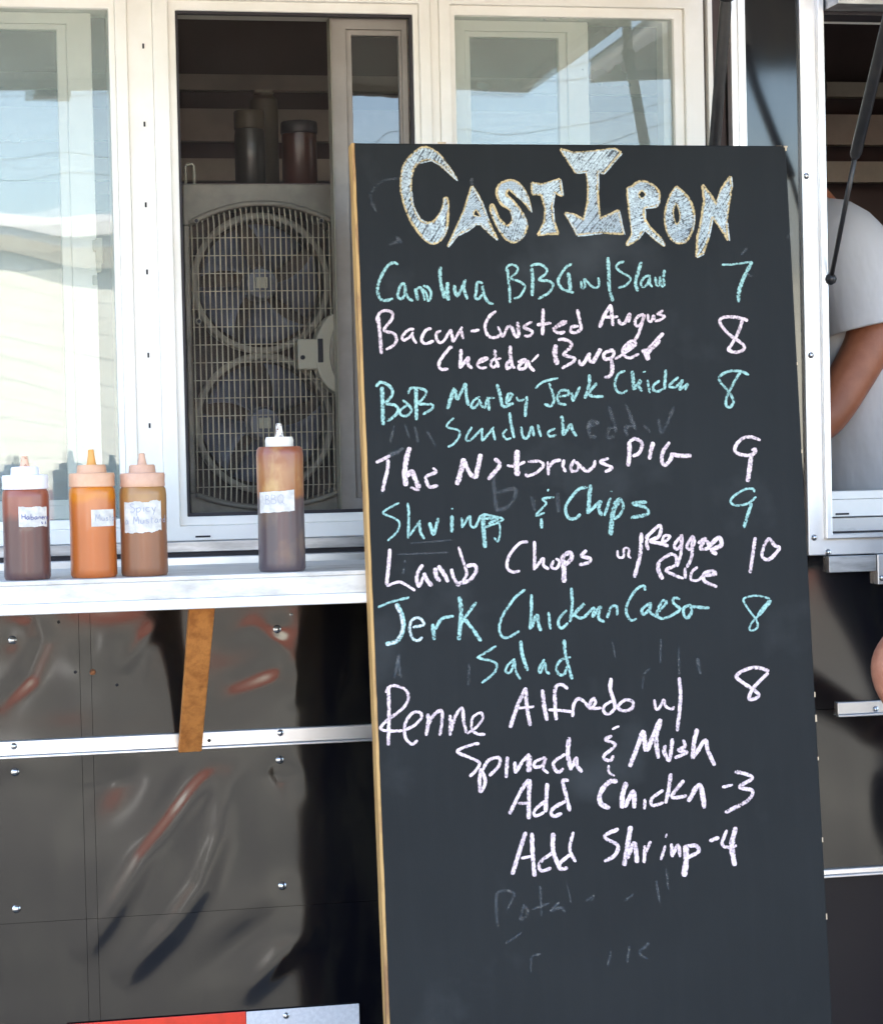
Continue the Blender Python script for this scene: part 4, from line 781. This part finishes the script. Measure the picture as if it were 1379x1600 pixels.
while z < zt+.005:
    gr.tube([(gx0+(gx1-gx0)*i/8, FY-.007-.006*(1-(i/4-1)**2), z) for i in range(9)], .00075, 5); z += .0268
gr.build('grille','fanwire',fan)['kind'] = 'stuff'
MB().tube([(x,FY-.004,zz) for x,zz in arc(gx0,gx1,zt+.003,.030)], .0042, 8).build('grille_rim','fan',fan,smooth=True); rim = MB().tube([(x,FY-.004,zz) for x,zz in arc(gx0,gx1,zb-.003,-.022)], .0042, 8); rim.build('grille_rim','fan',fan,smooth=True)
for pc in (at(411,441,FY), at(416,661,FY)):
    R = .098
    v = MB().lathe([(R,-.03),(R+.006,-.034),(R+.010,-.03),(R+.006,.03),(R,.03),(R,-.03)], (0,0,0), 40); MB().add([(min(max(pc.x+q.x,gx0),gx1), FY+.05+q.z, pc.z+q.y) for q in v.v], v.f[:-2]).build('fan_shroud','fan',fan,smooth=True)
    for kb in range(5):
        a0 = kb*2*math.pi/5+.35+pc.z
        def fb_(u,w): 
            rr = .02+.072*u; th = a0+(w-.5)*(.55+.55*u)+.25*u; return (pc.x+rr*math.cos(th), FY+.05+(.5-w)*.035, pc.z+rr*math.sin(th))
        MB().grid(fb_,6,5).build('fan_blade','fanblade',fan,smooth=True,solid=.0015)
    hbv = MB().lathe([(.001,-.03),(.022,-.028),(.026,-.02),(.026,.02),(.001,.022)], (0,0,0), 24); hb_ = MB().add([(pc.x+q.x, FY+.045+q.z, pc.z+q.y) for q in hbv.v], hbv.f).build('hub','fanblade',fan,smooth=True,auto=40)
    MB().box(pc.x-.0095,pc.x+.0085,FY+.008,FY+.0145,pc.z-.008,pc.z+.0085).build('hub_label','cream',hb_,bevel=.001)
# control pod on the right of the grille
cz = at(500,552,FY-.02).z; cp = []
for i in range(21): th = math.pi/2+math.pi*i/20; cp.append((gx1+.002+.040*math.cos(th), cz+.062*math.sin(th)))
pod = MB().prism(cp, FY-.024, FY+.02).build('control_pod','cream',fan,bevel=.003)
MB().box(gx1-.064,gx1-.034,FY-.0215,FY+.012,cz-.024,cz+.022).build('pod_plate','cream',pod,bevel=.002)
MB().box(gx1-.034,gx1-.026,FY-.026,FY-.02,cz-.014,cz+.022).build('pod_switch','slot',pod,bevel=.001)
MB().tube([(gx1-.057,FY-.024,cz-.006),(gx1-.057,FY-.02,cz-.006)],.0035,12).build('pod_knob','slot',pod)
MB().prism([(gx1+.0015-.018*math.sin(math.pi*i/16), cz+.045*math.cos(math.pi*i/16)) for i in range(17)], FY-.030, FY-.0235).build('pod_dial','fan',pod,bevel=.002)
for px,py in ((307,345),(502,345),(311,502)):
    p = at(px,py,FY-.012); MB().tube([(p.x,FY-.012,p.z),(p.x,FY-.0,p.z)],.0045,14).build('screw_boss','fan',fan,bevel=.001); MB().tube([(p.x,FY-.0128,p.z),(p.x,FY-.011,p.z)],.0028,10).build('screw_hole','slot',fan)
hA = at(291,300,FY+.02); hB = at(303,257,FY+.02)
MB().tube([(hA.x,FY+.02,fz1-.008),(hA.x,FY+.02,hB.z-.003),(hA.x+.003,FY+.02,hB.z),(hB.x-.003,FY+.02,hB.z),(hB.x,FY+.02,hB.z-.003),(hB.x,FY+.02,fz1-.008)],.0022,8).build('handle','cream',fan,smooth=True)
# ------------------------------------------------------------------ jars on the shelf behind the fan
MB().box(-.5,.05,.27,.52,2.008,2.026).build('rack_shelf','inside',T)
def jar(name, label, px0, px1, pyt, y, m, lidm, lidh, neck=.9):
    a = at(px0,250,y); b = at(px1,250,y); r = (b.x-a.x)/2; cx = (a.x+b.x)/2; zt_ = at((px0+px1)/2,pyt,y).z; h = zt_-2.0265
    o = empty(name,(cx,y,2.0265)); tag(o,label,'jar','jars on the shelf inside the truck')
    MB().lathe([(r*.9,0),(r,.004),(r,h-lidh-.008),(r*neck,h-lidh),(r*neck,h-lidh+.002)],(cx,y,2.0265),28).build('body',m,o,smooth=True,auto=40)
    MB().lathe([(r*neck*1.02,h-lidh+.0025),(r*neck*1.06,h-lidh+.004),(r*neck*1.06,h-.003),(r*neck,h)],(cx,y,2.0265),28).build('lid',lidm,o,smooth=True,auto=40)
jar('storage_jar','dark jar with brown lid inside the truck, left of the jars',367,415,174,.33,'jardark','jaryellow',.032,.95)
jar('storage_jar','tallest clear brown jar standing behind the other two jars',392,436,142,.44,'jaryellow','fan',.008,.7)
jar('storage_jar','jar of red sauce with black ribbed lid, right of the jars',441,495,191,.35,'jarred','jarlid',.022,1.0)

# ------------------------------------------------------------------ people
def skin_body(name, chain, m, parent, sub=2):
    """chain: list of (key, point, (rx,ry), parentkey) grown with a Skin modifier"""
    me = bpy.data.meshes.new(name); idx = {}; vs = []; es = []
    off = wloc(parent)
    for i,(k,p,r,pk) in enumerate(chain):
        idx[k] = i; vs.append(Vector(p)-off)
        if pk: es.append((idx[pk],i))
    me.from_pydata(vs, es, []); o = bpy.data.objects.new(name, me); COL.objects.link(o); o.parent = parent
    md = o.modifiers.new('skin','SKIN'); md.use_smooth_shade = True
    for i,(k,p,r,pk) in enumerate(chain):
        sv = me.skin_vertices[0].data[i]; sv.radius = r if isinstance(r,tuple) else (r,r); sv.use_root = (i == 0)
    s = o.modifiers.new('sub','SUBSURF'); s.levels = sub; s.render_levels = sub; me.materials.append(MT[m]); return o
def oval(c, ax, ay, ux, uy, n=28, wob=0., sd=0.):
    c = Vector(c); return [c+ux*(ax*math.cos(2*math.pi*k/n)*(1+wob*noise.noise(Vector((k*.7,sd,c.z*9)))))+uy*(ay*math.sin(2*math.pi*k/n)*(1+wob*noise.noise(Vector((k*.7,sd+5,c.z*9))))) for k in range(n)]
def tube_cloth(name, path, radii, m, parent, wob=.05, n=24, squash=1.):
    rings = []; P = [Vector(p) for p in path]; prev = None
    for i,p in enumerate(P):
        t = (P[min(i+1,len(P)-1)]-P[max(i-1,0)]).normalized(); a = t.orthogonal().normalized() if prev is None else (prev-t*prev.dot(t)).normalized(); prev = a
        rings.append(oval(p, radii[i], radii[i]*squash, a, t.cross(a), n, wob, i*.9))
    return MB().loft(rings).build(name, m, parent, smooth=True, solid=.004, sub=1)
def face(parent, body_o, hc, fwd, upv, sc, skinm, hairm):
    """nose, eyes, mouth, ears and hair on a head centred at hc"""
    hc = Vector(hc); fwd = Vector(fwd).normalized(); upv = Vector(upv).normalized(); side = fwd.cross(upv).normalized()
    def ball(nm, c, a, b, d, m, par):
        v = MB().lathe([(math.sin(math.pi*i/10)+.001,-math.cos(math.pi*i/10)) for i in range(11)],(0,0,0),18)
        return MB().add([c+side*(q.x*a)+fwd*(q.y*b)+upv*(q.z*d) for q in v.v], v.f).build(nm,m,par,smooth=True)
    for s in (-1,1):
        ball('eye', hc+fwd*.083*sc+side*(s*.032*sc)+upv*.005*sc, .013*sc,.008*sc,.008*sc,'eye',parent); ball('ear', hc+side*(s*.078*sc)-fwd*.005*sc, .010*sc,.020*sc,.030*sc,skinm,parent)
    MB().add([hc+fwd*.085*sc+upv*.012*sc, hc+fwd*.118*sc-upv*.03*sc, hc+fwd*.085*sc+side*.017*sc-upv*.036*sc, hc+fwd*.085*sc-side*.017*sc-upv*.036*sc],[(0,2,1),(0,1,3),(1,2,3),(0,3,2)]).build('nose',skinm,parent,smooth=True,sub=2)
    ball('mouth', hc+fwd*.086*sc-upv*.062*sc, .024*sc,.010*sc,.007*sc,'lips',parent)
    ball('hair', hc-fwd*.022*sc+upv*.036*sc, .086*sc,.095*sc,.088*sc,hairm,parent)
def hand(chain, wrist, wk, d, palmn, s=1.):
    """adds palm and five curled fingers to a chain; d = direction of the fingers"""
    w = Vector(wrist); d = Vector(d).normalized(); pn = Vector(palmn).normalized(); sd_ = d.cross(pn).normalized()
    chain.append(('palm'+wk, w+d*.05*s, (.036*s,.018*s), wk))
    for k,(o,l) in enumerate(((-.028,.068),(-.010,.078),(.010,.074),(.027,.058))):
        b = w+d*.088*s+sd_*(o*s); chain.append((f'k{k}'+wk, b, .0100*s, 'palm'+wk)); m_ = b+d*(l*.5*s)+pn*(.010*s); chain.append((f'm{k}'+wk, m_, .0090*s, f'k{k}'+wk)); chain.append((f't{k}'+wk, m_+d*(l*.32*s)+pn*(.026*s), .0080*s, f'm{k}'+wk))
    b = w+d*.03*s-sd_*(.040*s)+pn*.008*s; chain.append(('th'+wk, b, .0115*s, 'palm'+wk)); chain.append(('tt'+wk, b+d*.04*s-sd_*.012*s+pn*.018*s, .0090*s, 'th'+wk))
# server behind the right window, in profile, leaning towards the grill
sp = empty('person', (.88,.50,.62)); tag(sp, 'person in pale grey T-shirt working behind the right service window', 'person')
ch = [('pelvis',(.90,.50,1.42),(.115,.15),None),('belly',(.885,.50,1.58),(.10,.14),'pelvis'),('chest',(.86,.50,1.80),(.105,.15),'belly'),('neckb',(.80,.50,1.965),(.06,.08),'chest'),('neck',(.76,.50,2.03),.052,'neckb'),('jaw',(.72,.50,2.10),(.06,.065),'neck'),('head',(.705,.50,2.18),(.085,.075),'jaw'),('crown',(.71,.50,2.25),(.07,.06),'head'),
 ('shl',(.822,.37,1.915),.050,'chest'),('ual',(.835,.335,1.775),.047,'shl'),('ell',(.735,.315,1.630),.039,'ual'),('fal',(.60,.31,1.575),.036,'ell'),('wrl',(.50,.31,1.555),.026,'fal'),
 ('shr',(.81,.63,1.90),.050,'chest'),('uar',(.80,.67,1.77),.047,'shr'),('elr',(.70,.68,1.63),.039,'uar'),('far_',(.57,.66,1.59),.036,'elr'),('wrr',(.48,.64,1.57),.026,'far_'),
 ('hipl',(.90,.42,1.38),.09,'pelvis'),('knl',(.88,.42,1.02),.062,'hipl'),('ankl',(.91,.42,.70),.042,'knl'),('toel',(.79,.42,.655),.034,'ankl'),('hipr',(.90,.58,1.38),.09,'pelvis'),('knr',(.88,.58,1.02),.062,'hipr'),('ankr',(.91,.58,.70),.042,'knr'),('toer',(.79,.58,.655),.034,'ankr')]
hand(ch,(.50,.31,1.555),'wrl',(-1,0,-.2),(0,0,-1)); hand(ch,(.48,.64,1.57),'wrr',(-1,0,-.2),(0,0,-1))
bo = skin_body('body', ch, 'skin', sp)
ux,uy = Vector((1,0,0)),Vector((0,1,0))
def torso(name, secs, m, par, wob=.04):
    MB().loft([oval(c,a,b,ux,uy,36,wob,i*.8) for i,(c,a,b) in enumerate(secs)]).build(name,m,par,smooth=True,solid=.004,sub=1)
torso('shirt',(((.905,.50,1.36),.150,.185),((.90,.50,1.46),.150,.182),((.885,.50,1.60),.140,.178),((.87,.50,1.74),.140,.185),((.845,.50,1.85),.135,.190),((.805,.50,1.93),.112,.165),((.770,.50,1.99),.085,.115),((.75,.50,2.03),.062,.078)),'shirt',sp)
tube_cloth('sleeve',((.780,.47,1.975),(.788,.40,1.968),(.802,.355,1.925),(.818,.345,1.87),(.828,.335,1.812),(.832,.332,1.786)),(.045,.062,.076,.080,.080,.081),'shirt',sp,.05)
tube_cloth('sleeve',((.77,.53,1.96),(.78,.60,1.955),(.80,.64,1.90),(.805,.655,1.85),(.805,.668,1.79)),(.055,.075,.082,.08,.08),'shirt',sp,.05)
for k,yy in ((0,.42),(1,.58)): tube_cloth('trouser_leg',((.90,yy,1.44),(.90,yy,1.30),(.885,yy,1.04),(.91,yy,.72)),(.108,.104,.082,.066),'trousers',sp,.04)
face(sp,bo,(.705,.50,2.17),(-1,0,-.15),(-.05,0,1),1.,'skin','hair')
# customer at the right edge, elbow out, hand on the hip
cu = empty('person', (1.12,-.52,0)); tag(cu, 'bare elbow of a customer standing at the right edge before the truck', 'person')
E = Vector((.553,-.366,1.285))
ch = [('pelvis',(1.12,-.52,1.02),(.15,.10),None),('belly',(1.08,-.52,1.18),(.13,.09),'pelvis'),('chest',(.99,-.52,1.38),(.15,.10),'belly'),('neckb',(.99,-.51,1.56),(.07,.06),'chest'),('neck',(.98,-.50,1.64),.05,'neckb'),('jaw',(.98,-.48,1.70),(.065,.06),'neck'),('head',(.98,-.485,1.79),(.075,.085),'jaw'),('crown',(.98,-.49,1.86),(.06,.07),'head'),
 ('shl',(.82,-.52,1.50),.056,'chest'),('ual',(.71,-.455,1.405),.052,'shl'),('ual2',(.615,-.395,1.325),.056,'ual'),('ell',E,.050,'ual2'),('ell2',E+Vector((.026,-.01,-.052)),.045,'ell'),('fal',(.73,-.46,1.175),.043,'ell2'),('wrl',(.87,-.52,1.10),.028,'fal'),
 ('shr',(1.20,-.52,1.48),.056,'chest'),('uar',(1.28,-.52,1.34),.047,'shr'),('elr',(1.33,-.50,1.18),.040,'uar'),('far_',(1.32,-.42,1.08),.036,'elr'),('wrr',(1.30,-.30,1.02),.027,'far_'),
 ('hipl',(1.03,-.52,.96),.10,'pelvis'),('knl',(1.05,-.51,.52),.065,'hipl'),('ankl',(1.06,-.53,.10),.044,'knl'),('toel',(1.04,-.40,.036),.034,'ankl'),('hipr',(1.21,-.52,.96),.10,'pelvis'),('knr',(1.22,-.51,.52),.065,'hipr'),('ankr',(1.22,-.53,.10),.044,'knr'),('toer',(1.24,-.40,.036),.034,'ankr')]
hand(ch,(.87,-.52,1.10),'wrl',(.7,.3,-.65),(.6,0,.3)); hand(ch,(1.30,-.30,1.02),'wrr',(0,1,-.3),(0,0,-1))
bo2 = skin_body('body', ch, 'skin2', cu, 3)
torso('shirt',(((1.13,-.52,.93),.185,.150),((1.11,-.52,1.06),.178,.145),((1.05,-.52,1.22),.180,.138),((.985,-.52,1.38),.200,.142),((1.005,-.52,1.50),.190,.130),((.99,-.515,1.57),.120,.09),((.985,-.51,1.60),.075,.068)),'navy',cu)
tube_cloth('sleeve',((.92,-.52,1.51),(.84,-.525,1.51),(.785,-.50,1.472),(.735,-.468,1.43)),(.06,.085,.080,.078),'navy',cu); tube_cloth('sleeve',((1.08,-.52,1.50),(1.17,-.52,1.50),(1.23,-.52,1.44),(1.27,-.52,1.37)),(.06,.085,.080,.078),'navy',cu)
for k,x in ((0,1.03),(1,1.215)): tube_cloth('trouser_leg',((x,-.52,1.0),(x,-.52,.86),(x+.01,-.512,.52),(x+.015,-.528,.08)),(.112,.108,.086,.072),'trousers',cu,.04)
face(cu,bo2,(.98,-.485,1.78),(0,1,0),(0,0,1),1.,'skin2','hair')
